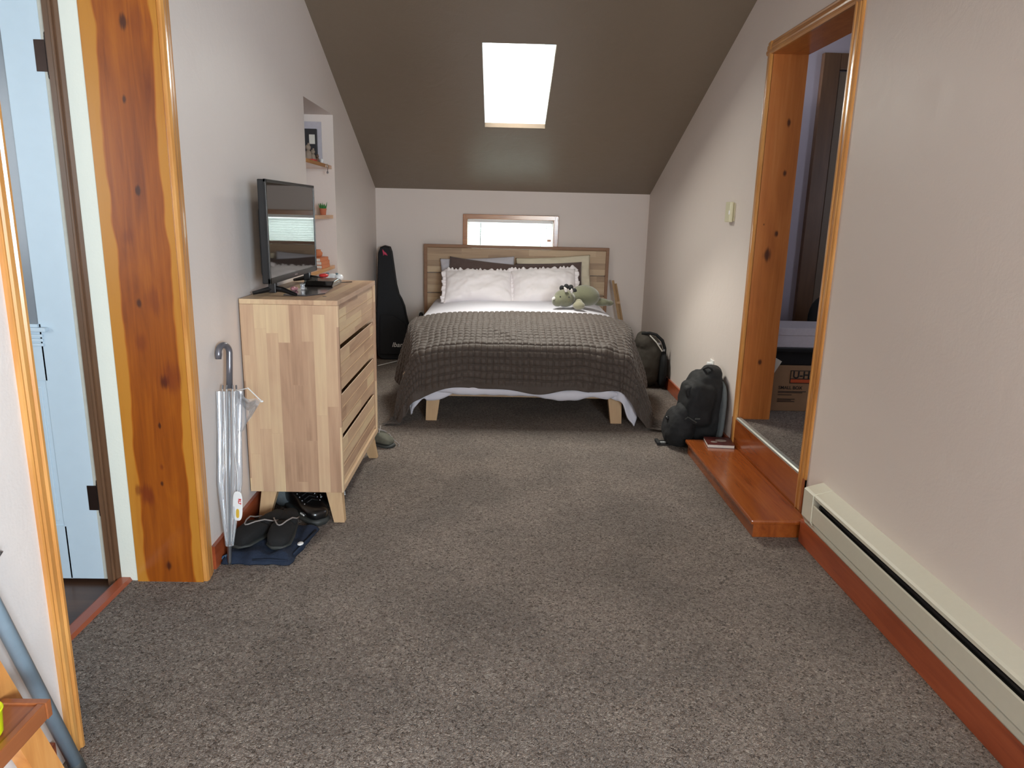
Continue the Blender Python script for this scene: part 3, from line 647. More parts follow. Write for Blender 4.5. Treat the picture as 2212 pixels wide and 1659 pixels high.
# olive bag behind the bed on the right
bb = thing('backpack', 'dark olive rucksack between the far right side of the bed and the wall', 'backpack', (1.2, 5.55, 0))
c = MB(); c.blob((1.165, 5.55, .20), (.115, .15, .20), (0, 0, 0), 2.8); c.blob((1.13, 5.5, .36), (.07, .10, .07), (0, .4, 0), 2.4); mb_ = c.build('main_bag', GREYFAB, bb, remesh=.01, smoothing=4); wrinkle(mb_, .02, .08)
c = MB(); c.blob((1.27, 5.46, .15), (.03, .10, .14), (0, 0, 0), 2.6); c.build('side_pocket', BLACKFAB, bb, smooth=True)
c = MB(); c.tube([(1.10, 5.46, .425), (1.15, 5.42, .437), (1.20, 5.42, .425), (1.25, 5.42, .38), (1.275, 5.43, .32), (1.28, 5.44, .24), (1.275, 5.42, .14)], [.012, .011, .011, .013, .013, .014, .012], 10); c.build('shoulder_strap', BLACKFAB, bb, smooth=True)
c = MB(); c.box(1.215, 1.235, 5.402, 5.412, .35, .365); c.build('buckle', METAL, bb)
c = MB(); c.box(1.255, 1.272, 5.405, 5.415, .30, .315); c.build('buckle', METAL, bb)
c = MB(); c.tube([(1.15, 5.41, .42), (1.20, 5.40, .37), (1.25, 5.40, .30)], .005, 6); c.build('piping', PAPER, bb)

# boxes in the side room
cb = thing('cardboard_box', 'brown cardboard moving box on the side room floor, printed front', 'box', (1.78, 4.14, .23))
c = MB(); c.box(1.545, 2.0, 3.975, 4.32, .231, .497, b=.002); c.build('carton', CARD, cb)
c = MB(); c.box(1.66, 1.95, 3.972, 3.974, .395, .470); c.build('print_panel', CARDINK, cb)
c = MB(); c.box(1.664, 1.946, 3.9705, 3.972, .424, .466); c.build('print_ground', CARD, cb)
c = MB(); c.box(1.664, 1.946, 3.9705, 3.972, .399, .419); c.build('print_stripe', ORANGEINK, cb)
FACE = lambda x, z, y=3.9695: Matrix.Translation((x, y, z)) @ Matrix.Rotation(PI / 2, 4, 'X')
text('lettering', 'U-HAUL', .056, CARDINK, cb, FACE(1.672, .426), align='LEFT', bold=.0014)
text('lettering', 'SMALL BOX', .026, CARDINK, cb, FACE(1.60, .360, 3.974), align='LEFT', bold=.0004)
c = MB()
for z, ww in ((.345, .16), (.338, .14), (.325, .08), (.300, .10), (.293, .08), (.286, .1)): c.box(1.60, 1.60 + ww, 3.973, 3.9745, z, z + .0035)
c.build('small_print', CARDINK, cb)
tg = MB(); tg.box(-.002, .002, -.02, .02, -.045, .045, Matrix.Translation((1.545, 3.93, .50)) @ Matrix.Rotation(.5, 4, 'Y') @ Matrix.Rotation(1.1, 4, 'Z')); single('paper_tag', tg, PAPER, 'white paper tag hanging beside the knotty board at the boxes', 'tag')
bn = thing('storage_bin', 'black storage bin resting on the cardboard moving box', 'bin', (1.78, 4.14, .497))
c = MB(); c.prism([(1.555, .498), (1.99, .498), (2.0, .575), (1.53, .575)], 'y', 3.985, 4.3, bev=.005); c.build('tub', BINBLACK, bn)
c = MB(); c.box(1.522, 2.01, 3.968, 4.32, .572, .598, b=.006); c.build('lid', BINBLACK, bn)
gb = thing('gift_box', 'pale grey flat box on top of the black storage bin', 'box', (1.8, 4.14, .598))
c = MB(); c.box(1.565, 2.02, 3.99, 4.29, .599, .70, b=.002); c.build('base', BOXGREY, gb)
c = MB(); c.box(1.562, 2.023, 3.987, 4.293, .668, .708, b=.002); c.build('lid', BOXGREY, gb)
oc = thing('office_chair', 'black rounded chair back in the dark side room behind the boxes', 'chair', (2.2, 4.5, .23))
c = MB(); c.blob((2.20, 4.62, .65), (.20, .04, .20), (-.1, 0, 0), 2.6); c.build('backrest', BLACKFAB, oc, smooth=True)
c = MB(); c.blob((2.20, 4.53, .47), (.20, .16, .035), p=3); c.build('seat', BLACKFAB, oc, smooth=True)
c = MB(); c.tube([(2.2, 4.6, .45), (2.2, 4.6, .30)], .025, 12)
for k in range(5): a = k * 2 * PI / 5; c.tube([(2.2, 4.6, .30), (2.2 + .24 * math.cos(a), 4.6 + .24 * math.sin(a), .26)], [.02, .012], 8)
c.build('pedestal', BLACKPL, oc)
for k in range(5):
    a = k * 2 * PI / 5; c = MB(); c.blob((2.2 + .24 * math.cos(a), 4.6 + .24 * math.sin(a), .252), (.022, .014, .022)); c.build('caster', BLACKPL, oc, smooth=True)
c = MB(); c.tube([(2.2, 4.62, .52), (2.2, 4.60, .46), (2.2, 4.5, .45)], .018, 8); c.build('back_bracket', BLACKPL, oc)

# ------------------------------------------------------------------ bed
BX = .15
bed = thing('bed', 'wooden platform bed with plank headboard below the back window', 'bed', (BX, 5.5, 0))
c = MB()
HX0, HX1, HY0, HY1, HT = -.680, .972, 6.515, 6.560, 1.018
for i, (z0, z1) in enumerate(((.20, .405), (.412, .585), (.592, .765), (.772, .990))): c.box(HX0 + .025, HX1 - .025, HY0 + .012, HY1 - .006, z0, z1, b=.003)
hb = c.build('headboard', ACA_BED, bed)
c = MB(); c.box(HX0, HX0 + .028, HY0, HY1, 0.0, HT, b=.003); c.box(HX1 - .028, HX1, HY0, HY1, 0.0, HT, b=.003); c.box(HX0 + .026, HX1 - .026, HY0, HY1, HT - .026, HT, b=.003); c.box(HX0 + .026, HX1 - .026, HY0, HY1, .18, .205, b=.003)
o = c.build('headboard_rim', ACA_RIM, hb); o['label'] = 'darker rim of the headboard'
c = MB(); c.box(-.60, .90, 4.445, 4.475, .162, .30, b=.003); c.build('foot_rail', ACA_BED, bed)
for x in (-.60, .87): c = MB(); c.box(x, x + .03, 4.475, 6.515, .185, .30, b=.003); c.build('side_rail', wood('acacia_side_rail' + str(x), ACB, 'y', 'z', .5, planks=(.6, .055)), bed)
c = MB()
for k in range(14): c.box(-.57, .87, 4.53 + k * .145, 4.60 + k * .145, .275, .293)
c.build('slats', ACA_BED, bed)
for (x, dx) in ((-.405, -.018), (.745, .018)):
    for (y, dy) in ((4.475, -.01), (6.2, .01)):
        c = MB()
        V = [(x - .045, y - .03, .20), (x + .045, y - .03, .20), (x + .045, y + .03, .20), (x - .045, y + .03, .20)]
        Vb = [(x + dx - .035, y + dy - .024, 0), (x + dx + .035, y + dy - .024, 0), (x + dx + .035, y + dy + .024, 0), (x + dx - .035, y + dy + .024, 0)]
        c._add(Vb + V, [(0, 3, 2, 1), (4, 5, 6, 7), (0, 1, 5, 4), (1, 2, 6, 5), (2, 3, 7, 6), (3, 0, 4, 7)]); c.build('leg', ACA_LEG, bed)
c = MB(); c.box(-.44, .74, 4.56, 6.50, .297, .49, b=.03)
single('mattress', c, MATT, 'white mattress on the wooden bed, hidden under the bedding', 'mattress')

def noise3(x, y, z=0): return noise.noise(Vector((x, y, z)))
def drape(s, t, yh, hw, yf, flare, off, sidefold, footfold, seed, floorz=.012):
    """s across from the bed centre, t down from the head edge; cloth laid on the bed and falling over sides and foot"""
    ls = yh - yf
    ot = max(0.0, t - ls); y0 = yh - min(t, ls)
    k = max(0.0, min(1.0, (5.02 - y0) / .58)); hw -= .085 * k * k * (3 - 2 * k) + .02
    os_ = max(0.0, abs(s) - hw)
    L = math.hypot(os_, ot); sx = max(-hw, min(hw, s))
    zt = .598 + off
    zt -= .085 * k ** 1.8
    zt -= .045 * (abs(sx) / hw) ** 5
    zt += .008 * noise3(s * 3, y0 * 3, seed)
    if L < 1e-6: return Vector((BX + sx, y0, zt))
    dx, dy = math.copysign(os_, s) / L, -ot / L
    R = .075; fl_k = flare * (1 + (3.2 if s > 0 else 1.6) * abs(dx)) + .10 * (2 * abs(dx * dy)) ** 1.0
    if L < R * PI / 2: a = L / R; out, down = R * math.sin(a), R * (1 - math.cos(a))
    else:
        ex = L - R * PI / 2; out = R + ex * fl_k; down = R + ex * math.sqrt(max(.1, 1 - fl_k * fl_k))
        ramp = min(1, ex / .2)
        ph = (s * 9 if ot > os_ else t * 9) + seed
        amp = footfold if ot > os_ else sidefold
        out += ramp * amp * (math.sin(ph) * .6 + math.sin(ph * 2.3 + 1.3) * .4) + ramp * .012 * noise3(s * 5, t * 5, seed + 4)
    out += off
    z = zt - down
    if z < floorz: out += (floorz - z) * .7; z = floorz + .006 * abs(noise3(s * 12, t * 12, 3))
    return Vector((BX + sx + dx * out, y0 + dy * out, z))

# white duvet
def duvet(u, v):
    s = -.93 + 1.90 * u; t = v * 2.345
    if t > 2.0: t = 2.0 + (t - 2.0) * (1.0 + .05 * math.sin(s * 9) + .035 * math.sin(s * 23 + 1))
    pt = drape(s, t, 6.46, .70, 4.455, .05, -.012, .012, .012, 2.0)
    return pt
c = MB(); c.grid(duvet, 120, 150)
dv = single('duvet', c, SHEET, 'white duvet on the bed showing at pillows and along the foot', 'duvet', smooth=True, solid=.012)
# rolled puffy hem along the foot
def hem(u, v):
    x = -.47 + 1.22 * u; a = v * 2 * PI; r = .025 + .009 * noise3(x * 11, 0, 1) + .004 * math.sin(x * 19)
    zc_ = .216 + .012 * math.sin(x * 4.6 + 2.6) + .006 * math.sin(x * 13)
    e = min(1, min(u, 1 - u) * 14 + .3)
    return Vector((x, 4.372 + math.cos(a) * r * e * .8 + .004 * math.sin(x * 9), zc_ + math.sin(a) * r * e * 1.25))
c = MB(); c.grid(lambda u, v: hem(u, v), 110, 12); c.build('duvet_hem', SHEET, dv, smooth=True, weld=.0002)

# blanket with puckered squares
HW = .715; YH = 5.16
def blanket_base(s, t):
    y_skew = .045 * (s / HW)
    lf = 1.0
    return drape(s, t, YH + y_skew * max(0, 1 - t / .6), HW, 4.44, .07, .012, .03, .018, 7.0)
def blanket(u, v):
    s = -1.16 + 2.37 * u
    hem_t = 1.055 + .012 * math.sin(s * 7 + 1) + .008 * math.sin(s * 17)
    if s > .42: hem_t -= .03 * math.exp(-((s - .62) / .12) ** 2)
    t = v * hem_t
    p = blanket_base(s, t); e = .004
    n1 = blanket_base(s + e, t) - blanket_base(s - e, t); n2 = blanket_base(s, t + e) - blanket_base(s, t - e)
    n_ = n1.cross(n2); n_ = n_.normalized() if n_.length > 1e-9 else Vector((0, 0, 1))
    if n_.z < 0 and t < .5 and abs(s) < HW: n_ = -n_
    if t >= .5 or abs(s) >= HW:
        outw = Vector((math.copysign(max(0, abs(s) - HW), s), -max(0, t - .5), .3))
        if n_.dot(outw) < 0: n_ = -n_
    gs = s / .0375 + .25 * noise3(s * 7, t * 7, 5); gt = t / .045 + .25 * noise3(s * 7, t * 7, 9)
    fs = abs((gs % 1) - .5) * 2; ft = abs((gt % 1) - .5) * 2     # 1 at the seams
    ridge = max(math.exp(-((1 - fs) / .13) ** 2) * .8, math.exp(-((1 - ft) / .15) ** 2))
    puff = (1 - fs ** 3) * (1 - ft ** 3)
    h = .006 * puff - .008 * ridge + .002 * noise3(s * 40, t * 40, 1)
    fade = 1.0 if t < 1.0 else max(0, 1 - (t - 1.0) / .03)
    # sweeping creases over the foot
    cr = 0.0
    if t > .5:
        cr = .014 * math.exp(-((s - .50 + (t - .8) * .45) / .035) ** 2) * min(1, (t - .5) * 4) + .010 * math.exp(-((s + .12 - (t - .6) * .9) / .05) ** 2) * math.exp(-((t - .62) / .12) ** 2)
    return p + n_ * (h * fade + cr)
c = MB(); c.grid(blanket, 430, 200)
single('blanket', c, BLANK, 'taupe blanket of puckered squares draped over the foot of the bed', 'blanket', smooth=True, solid=.004)

# pillows
def pillow(name, label, cat, loc, w_, h_, t_, tilt, rz, roll, m, ruffle=False, seed=0, group='pillows on the bed', crumple=.016):
    M = Matrix.Translation(loc) @ Matrix.Rotation(rz, 4, 'Z') @ Matrix.Rotation(tilt, 4, 'X') @ Matrix.Rotation(roll, 4, 'Z')
    o = thing(name, label, cat, loc, 0, group)
    def surf(u, v, sg):
        a = u * 2 - 1; b = v * 2 - 1
        pin = 1 - .07 * (abs(a) ** 3) * (1 - abs(b) ** 4) * 0
        x = w_ / 2 * a * (1 - .06 * (1 - abs(b)) * 0 - .035 * (1 - b * b) * abs(a) ** 6 * -1 * -1)
        y = h_ / 2 * b * (1 - .05 * (1 - a * a) * abs(b) ** 6)
        th = t_ / 2 * (max(0, 1 - abs(a) ** 2.6) ** .6) * (max(0, 1 - abs(b) ** 2.6) ** .6)
        nn = crumple * noise3(a * 2.2 + seed, b * 2.2, seed) * min(1, th / (t_ * .2)) + .4 * crumple * noise3(a * 7 + seed, b * 5, seed)* min(1, th / (t_ * .2))
        return M @ Vector((x, y, sg * (th + nn)))
    c = MB(); c.grid(lambda u, v: surf(u, v, 1), 56, 40); c.grid(lambda u, v: surf(u, v, -1), 56, 40)
    body = c.build('pillowcase' if True else '', m, o, smooth=True, weld=.0006)
    if ruffle:
        c = MB(); per = 2 * (w_ + h_)
        def rf(u, v):
            d = u * per
            if d < w_: x, y, nx, ny = -w_ / 2 + d, -h_ / 2, 0, -1
            elif d < w_ + h_: x, y, nx, ny = w_ / 2, -h_ / 2 + d - w_, 1, 0
            elif d < 2 * w_ + h_: x, y, nx, ny = w_ / 2 - (d - w_ - h_), h_ / 2, 0, 1
            else: x, y, nx, ny = -w_ / 2, h_ / 2 - (d - 2 * w_ - h_), -1, 0
            x *= (1 - .035 * (1 - (2 * y / h_) ** 2)) if nx else 1; y *= (1 - .05 * (1 - (2 * x / w_) ** 2)) if ny else 1
            wv = math.sin(d * 150 + 2 * math.sin(d * 31)) * .011 * v
            ln = .036 * v * (1 + .18 * math.sin(d * 75))
            return M @ Vector((x + nx * (ln - .006), y + ny * (ln - .006), wv))
        c.grid(rf, 460, 5, closed_u=False); c.build('ruffle', m, o, smooth=True, solid=.0016)
    return o
TL = math.radians
pillow('pillow', 'plain white pillow at the back left, only its edges showing', 'pillow', (-.195, 6.42, .74), .66, .36, .10, TL(74), 0, TL(3), SHEET, seed=1)
pillow('pillow', 'plain cream pillow at the back right, tall corner against headboard', 'pillow', (.475, 6.42, .755), .66, .38, .11, TL(74), TL(-3), TL(4), CREAM, seed=2, crumple=.02)
pillow('pillow', 'dark brown pillow behind the left white ruffled pillow', 'pillow', (-.13, 6.325, .735), .66, .34, .10, TL(66), 0, TL(-6), BROWNPIL, seed=3)
pillow('pillow', 'dark brown pillow corner behind the right white ruffled pillow', 'pillow', (.43, 6.33, .735), .58, .33, .10, TL(66), TL(-3), TL(3), BROWNPIL, seed=4)
pillow('ruffled_pillow', 'white ruffled pillow on the left half of the bed', 'pillow', (-.18, 6.10, .690), .57, .35, .18, TL(44), TL(1), TL(0), PILLW, True, 5)
pillow('ruffled_pillow', 'white ruffled pillow on the right half of the bed behind the green plush', 'pillow', (.375, 6.11, .70), .55, .37, .18, TL(47), TL(-3), TL(4), PILLW, True, 6)

# plush dinosaur
dn = thing('plush_dinosaur', 'green plush horned dinosaur lying on the duvet by the right pillow', 'stuffed toy', (.62, 5.6, .6), 0)
c = MB()
c.blob((.672, 5.66, .685), (.115, .10, .082), (0, .12, -.15)); c.blob((.585, 5.62, .672), (.05, .06, .055))
c.blob((.50, 5.555, .672), (.082, .075, .068), (0, .15, .1)); c.blob((.445, 5.52, .655), (.045, .05, .045))
c.blob((.80, 5.67, .635), (.07, .045, .032), (0, 0, -.1)); c.blob((.86, 5.68, .628), (.045, .03, .024))
c.build('body', PLUSH, dn, remesh=.007, smoothing=6)
c = MB(); c.blob((.605, 5.475, .628), (.047, .04, .033)); c.blob((.607, 5.51, .645), (.03, .04, .03)); o = c.build('front_foot', PLUSHL, dn, remesh=.006, smoothing=4); o['label'] = 'paler green foot'
for (a, b, r) in (((.508, 5.50, .735), (.488, 5.475, .765), .014), ((.418, 5.49, .68), (.398, 5.47, .672), .012), ((.548, 5.50, .728), (.545, 5.47, .755), .012)):
    c = MB(); c.tube([a, ((a[0] + b[0]) / 2, (a[1] + b[1]) / 2, (a[2] + b[2]) / 2), b], [r, r * .8, r * .25], 12); c.build('horn', PLUSHW, dn, smooth=True)
for (x, z) in ((.482, .745), (.515, .757), (.550, .752), (.578, .725), (.592, .690)):
    c = MB(); c.blob((x, 5.60, z), (.020, .012, .022), (0, (x - .53) * 4, 0)); c.build('frill_spike', PLUSHD, dn, smooth=True)
for x in (.528, .462): c = MB(); c.blob((x, 5.484 + abs(x - .49) * .15, .690), (.006, .005, .006)); c.build('eye', BLACKGL, dn, smooth=True)

# wooden frame leaning beside the headboard
wf = thing('wooden_frame', 'light brown slim wooden frame leaning between headboard and right wall', 'frame', (1.1, 6.4, 0))
for (x0, x1, dy) in ((1.005, 1.16, 0), (1.035, 1.19, .03)):
    c = MB(); c.tube([(x0, 6.44 + dy, .74 - dy), (x1, 6.38 + dy, .012)], .011, 4); c.build('rail', ACA_LEG, wf)
for k in (.25, .5, .75):
    c = MB(); c.box(1.005 + .155 * k, 1.035 + .155 * k, 6.42 - .06 * k, 6.46 - .06 * k, .73 * (1 - k) - .01, .73 * (1 - k) + .01); c.build('crossbar', ACA_LEG, wf)

pa = thing('plug_adapter', 'small black plug adapter on the back wall beside the headboard', 'plug', (-.715, 6.55, .36))
c = MB(); c.box(-.74, -.69, YB - .006, YB, .30, .41, b=.002); c.build('plate', WHITEPL, pa)
c = MB(); c.blob((-.716, YB - .035, .365), (.018, .030, .035), (0, 0, 0), 3); c.build('plug_body', BLACKPL, pa, smooth=True)
c = MB(); c.tube([(-.716, YB - .06, .35), (-.725, YB - .08, .28), (-.73, YB - .08, .15), (-.74, YB - .1, .01)], .003, 8); c.build('cord', mat('olive_cord', hexc(74, 96, 52), .6), pa)

# gig bag
gg = thing('guitar_bag', 'black nylon guitar bag standing in the back left corner', 'guitar bag', (-.95, 6.45, 0))
OUT = [(-1.055, .985), (-1.020, 1.0), (-.975, .99), (-.962, .955), (-.945, .84), (-.918, .66), (-.896, .575), (-.872, .535), (-.845, .47), (-.832, .40), (-.815, .33), (-.785, .25), (-.770, .17), (-.778, .06), (-.80, .012), (-.86, .002), (-.96, .0), (-1.05, .004), (-1.085, .03), (-1.095, .15), (-1.092, .35), (-1.084, .6), (-1.078, .8), (-1.072, .94)]
def lean(z): return .08 * z
t = MB(); n0 = len(OUT)
rings = []
for (dep, ins) in ((0.0, .02), (.012, .004), (.035, 0), (.085, 0), (.105, .006), (.112, .022)):
    cx = -.93
    rings.append([(x + (cx - x) * ins * 3, 6.345 + dep + lean(z), z + (.45 - z) * ins * 1.0 if z > .02 else max(.001, z + ins * .3)) for x, z in OUT])
V = [v for r in rings for v in r]; F = []
for i in range(len(rings) - 1):
    for k in range(n0): F.append((i * n0 + k, i * n0 + (k + 1) % n0, (i + 1) * n0 + (k + 1) % n0, (i + 1) * n0 + k))
F.append(tuple(range(n0))); F.append(tuple((len(rings) - 1) * n0 + k for k in range(n0)))
t._add(V, F); t.build('bag_shell', GIGFAB, gg, smooth=False)
c = MB(); c.tube([(x, 6.338 + .03 + lean(z), z) for x, z in OUT[3:16]], .006, 8); c.build('zip_piping', BLACKPL, gg)
c = MB(); c.prism([(-.945, .05), (-.80, .05), (-.795, .18), (-.84, .33), (-.93, .40), (-1.05, .40), (-1.06, .05)], 'y', 6.335, 6.36, bev=.006)
c.build('front_pocket', GIGFAB, gg)
GF = lambda x, z, y, s=1: Matrix.Translation((x, y, z)) @ Matrix.Rotation(PI / 2, 4, 'X')
text('lettering', 'Ibanez', .058, WHITEPL, gg, GF(-.876, .120, 6.3335), extrude=.0006, shear=.3, bold=.0006)
c = MB()
yT = 6.341 + lean(.95)
c.tube([(-1.030, yT, .965), (-1.022, yT - .001, .945), (-1.005, yT - .001, .92)], [.004, .009, .005], 8)
c.tube([(-1.018, yT, .945), (-1.005, yT - .001, .935), (-.990, yT, .915)], [.006, .007, .003], 8)
c.tube([(-1.022, yT, .94), (-1.024, yT, .915)], [.006, .002], 8)
c.build('emblem', PINK, gg, smooth=True)
c = MB(); c.tube([(-1.03, 6.05, .006), (-.97, 6.14, .006), (-.90, 6.25, .006), (-.84, 6.31, .006), (-.80, 6.40, .006)], .004, 8)
single('charging_cable', c, WHITEPL, 'thin white cable on the carpet in front of the guitar bag', 'cable', smooth=True)

# ------------------------------------------------------------------ dresser
DX0, DX1, DY0, DY1, DZ0, DZ1 = -1.036, -.645, 2.880, 3.755, .130, .945
ds = thing('dresser', 'four drawer light acacia dresser on splayed legs along the left wall', 'dresser', ((DX0 + DX1) / 2, (DY0 + DY1) / 2, 0))
c = MB(); c.box(DX0, DX1, DY0, DY0 + .022, DZ0, DZ1 - .0205, b=.0015); c.build('end_panel', ACA_END, ds)
c = MB(); c.box(DX0, DX1, DY1 - .022, DY1, DZ0, DZ1 - .0205, b=.0015); c.build('end_panel', ACA_END, ds)
c = MB(); c.box(DX0, DX1, DY0, DY1, DZ1 - .020, DZ1, b=.0015); c.build('top_panel', ACA_TOP, ds)
c = MB(); c.box(DX0 + .01, DX1, DY0 + .023, DY1 - .023, DZ0, DZ0 + .028, b=.0015); c.build('bottom_panel', ACA_FRONT, ds)
c = MB(); c.box(DX0 + .002, DX0 + .01, DY0 + .022, DY1 - .022, DZ0 + .028, DZ1 - .021); c.build('back_panel', ACA_FRONT, ds)
zs = [(.164, .348), (.370, .541), (.563, .733), (.755, .920)]
for z0, z1 in zs:
    c = MB(); c.prism([(DX1 - .030, z0), (DX1 - .010, z0), (DX1 - .010, z1), (DX1 - .013, z1 + .001), (DX1 - .030, z1 - .020)], 'y', DY0 + .025, DY1 - .025)
    d_ = c.build('drawer', ACA_FRONT, ds)
    c = MB(); hz = (z1 - z0) / 3
    for k in (1, 2): c.box(DX1 - .0115, DX1 - .0085, DY0 + .028, DY1 - .028, z0 + k * hz - .0016, z0 + k * hz + .0016, b=.0008)
    c.build('seam_bead', ACA_LEG, d_)
    c = MB(); c.box(DX0 + .04, DX1 - .031, DY0 + .04, DY0 + .052, z0 + .01, z1 - .03); c.box(DX0 + .04, DX1 - .031, DY1 - .052, DY1 - .04, z0 + .01, z1 - .03); c.box(DX0 + .04, DX1 - .031, DY0 + .05, DY1 - .05, z0 + .004, z0 + .012)
    c.build('drawer_box', ACA_LEG, d_)
for (x, dx) in ((DX1 - .05, .030), (DX0 + .07, -.02)):
    for (y, dy) in ((DY0 + .05, -.045), (DY1 - .06, .02)):
        c = MB(); h_ = DZ0
        V = [(x + dx - .022, y + dy - .018, 0), (x + dx + .022, y + dy - .018, 0), (x + dx + .022, y + dy + .018, 0), (x + dx - .022, y + dy + .018, 0), (x - .034, y - .022, h_), (x + .034, y - .022, h_), (x + .034, y + .022, h_), (x - .034, y + .022, h_)]
        c._add(V, [(0, 3, 2, 1), (4, 5, 6, 7), (0, 1, 5, 4), (1, 2, 6, 5), (2, 3, 7, 6), (3, 0, 4, 7)]); c.build('leg', ACA_LEG, ds)
for (x, y) in ((-.73, 3.02), (-.765, 3.66)):
    c = MB(); c.lathe([(.0, .9458), (.008, .9458), (.009, .9454), (.009, .9448)], 14, cx=x, cy=y); c.build('screw_cap', BLACKPL, ds)

# television
tv = thing('television', 'black flat screen television standing on the dresser', 'television', (-.95, 3.31, .945))
TX = -.925
c = MB(); c.box(TX - .030, TX, 2.930, 3.675, 1.000, 1.408, b=.004); c.box(TX - .065, TX - .028, 3.02, 3.585, 1.02, 1.30, b=.015); c.build('housing', BLACKPL, tv)
c = MB(); c.box(TX - .001, TX + .0012, 2.940, 3.665, 1.022, 1.398); c.build('screen', SCREEN, tv)
c = MB()
for (y0, y1, z0, z1) in ((2.928, 2.941, 1.0, 1.409), (3.664, 3.677, 1.0, 1.409), (2.928, 3.677, 1.397, 1.409), (2.928, 3.677, 0.998, 1.022)): c.box(TX - .006, TX + .004, y0, y1, z0, z1, b=.0015)
c.build('bezel', BLACKPL, tv)
for y, s in ((3.03, -1), (3.58, 1)):
    c = MB(); c.box(TX - .035, TX - .005, y - .014, y + .014, .955, 1.01, b=.003)
    c.tube([(TX - .095, y + s * .03, .954), (TX - .02, y, .972), (TX + .02, y + s * .0, .968), (TX + .085, y + s * .035, .952)], [.007, .013, .012, .007], 8); c.build('stand_foot', BLACKPL, tv)
c = MB(); c.box(TX - .002, TX + .005, 3.28, 3.32, 1.007, 1.013); c.build('emblem', METAL, tv)

# things on the dresser top
c = MB(); c.prism([(-.90, 3.02), (-.80, 3.005), (-.745, 3.10), (-.765, 3.34), (-.90, 3.34)], 'z', .9455, .950, bev=.001)
single('smoked_glass_tray', c, GREYGL, 'flat smoky grey tray lying on the dresser before the television', 'tray')
rt = thing('router_box', 'glossy black wedge shaped box behind the tray on the dresser', 'electronics', (-.84, 3.44, .945))
c = MB(); c.prism([(3.37, .9455), (3.56, .9455), (3.57, .962), (3.50, .978), (3.40, .972), (3.36, .955)], 'x', -.912, -.775, bev=.004); c.build('case', BLACKGL, rt)
c = MB(); c.box(-.774, -.7725, 3.40, 3.55, .957, .9595); c.build('front_stripe', METAL, rt)
c = MB(); c.tube([(-.79, 3.57, .95), (-.765, 3.62, .948), (-.74, 3.64, .948)], .002, 6); c.build('cable', BLACKPL, rt)
c = MB(); c.blob((-.860, 3.56, .984), (.022, .028, .009), p=2.6)
single('red_trinket', c, RED, 'small red plastic piece on the black box behind the television', 'trinket', smooth=True)
gc = thing('game_controller', 'white game controller at the back of the dresser top', 'game controller', (-.83, 3.68, .945))
c = MB(); c.blob((-.845, 3.68, .966), (.035, .022, .018)); c.blob((-.872, 3.668, .962), (.02, .022, .015)); c.blob((-.812, 3.675, .965), (.022, .024, .018)); c.build('shell', WHITEPL, gc, remesh=.003, smoothing=3)
for x in (-.866, -.820): c = MB(); c.lathe([(.0, .988), (.006, .988), (.007, .984), (.004, .98), (.004, .974)], 12, cx=x, cy=3.667); c.build('thumbstick', mat('teal_grey', hexc(96, 118, 124), .5), gc)
c = MB(); c.blob((-.895, 3.150, .9605), (.012, .016, .010)); c.blob((-.89, 3.175, .958), (.009, .012, .008))
single('pink_trinket', c, mat('dusty_pink_glass', hexc(176, 120, 124), .25), 'small dusty pink trinket by the television foot', 'trinket', smooth=True)
c = MB(); c.lathe([(0, .951), (.010, .951), (.011, .955), (.009, .966), (.012, .977), (.011, .978), (.007, .966), (0, .956)], 18, cx=-.868, cy=3.20)
single('perfume_bottle', c, CLEAR, 'tiny clear glass vial beside the pink trinket on the dresser', 'bottle', smooth=True)

# ------------------------------------------------------------------ niche shelves and what is on them
def shelf(z, label, m=OAK_Y):
    mb = MB(); y0, y1 = 4.112, 4.868
    V = [(NICHE_B(y0) + .001, y0, z), (xl(y0) - .018, y0, z), (xl(y1) - .018, y1, z), (NICHE_B(y1) + .001, y1, z)]
    mb._add([(a, b, z - .022) for a, b, _ in V] + [(a, b, z) for a, b, _ in V], [(0, 3, 2, 1), (4, 5, 6, 7), (0, 1, 5, 4), (1, 2, 6, 5), (2, 3, 7, 6), (3, 0, 4, 7)])
    return single('niche_shelf', mb, m, label, 'shelf', 'shelves in the wall niche')
shelf(1.572, 'top oak shelf in the wall niche, the one with figurines')
shelf(1.262, 'middle oak shelf in the wall niche, holding the potted succulent')
shelf(.938, 'lowest oak shelf in the wall niche beside the television edge')
# upper shelf
c = MB(); c.box(-1.295, -1.156, 4.858, 4.866, 1.573, 1.838, b=.001); single('picture_board', c, BOXGREY, 'pale lilac backing board standing against the far side of the niche', 'board')
bx = thing('dark_book', 'black hardcover with pale label standing on the top niche shelf', 'book', (-1.24, 4.66, 1.572))
c = MB(); c.box(-1.275, -1.182, 4.832, 4.856, 1.573, 1.792, b=.002); c.build('cover', BOOKDK, bx)
c = MB(); c.box(-1.228, -1.192, 4.8305, 4.832, 1.70, 1.757); c.build('cover_label', PAPER, bx)
def figurine(x, y, z, h, lab, m=FIG):
    f = thing('figurine', lab, 'figurine', (x, y, z), 0, 'figurines on the top niche shelf')
    M = XF[f.name]
    c = MB(); c.lathe([(0, .001), (h * .24, .001), (h * .26, h * .1), (h * .2, h * .35), (h * .16, h * .55), (h * .08, h * .66), (0, h * .68)], 18, M=M); c.build('body', m, f, smooth=True)
    c = MB(); c.blob((0, 0, h * .8), (h * .15, h * .15, h * .17), M=M); c.build('head', m, f, smooth=True)
    c = MB()
    for s in (-1, 1): c.blob((.04 * h, s * h * .1, h * .96), (h * .04, h * .045, h * .09), M=M)
    c.build('ears', m, f, smooth=True)
figurine(-1.165, 4.55, 1.572, .105, 'largest beige figurine, front of the top niche shelf')
figurine(-1.165, 4.66, 1.572, .085, 'middle sized beige figurine on the top niche shelf')
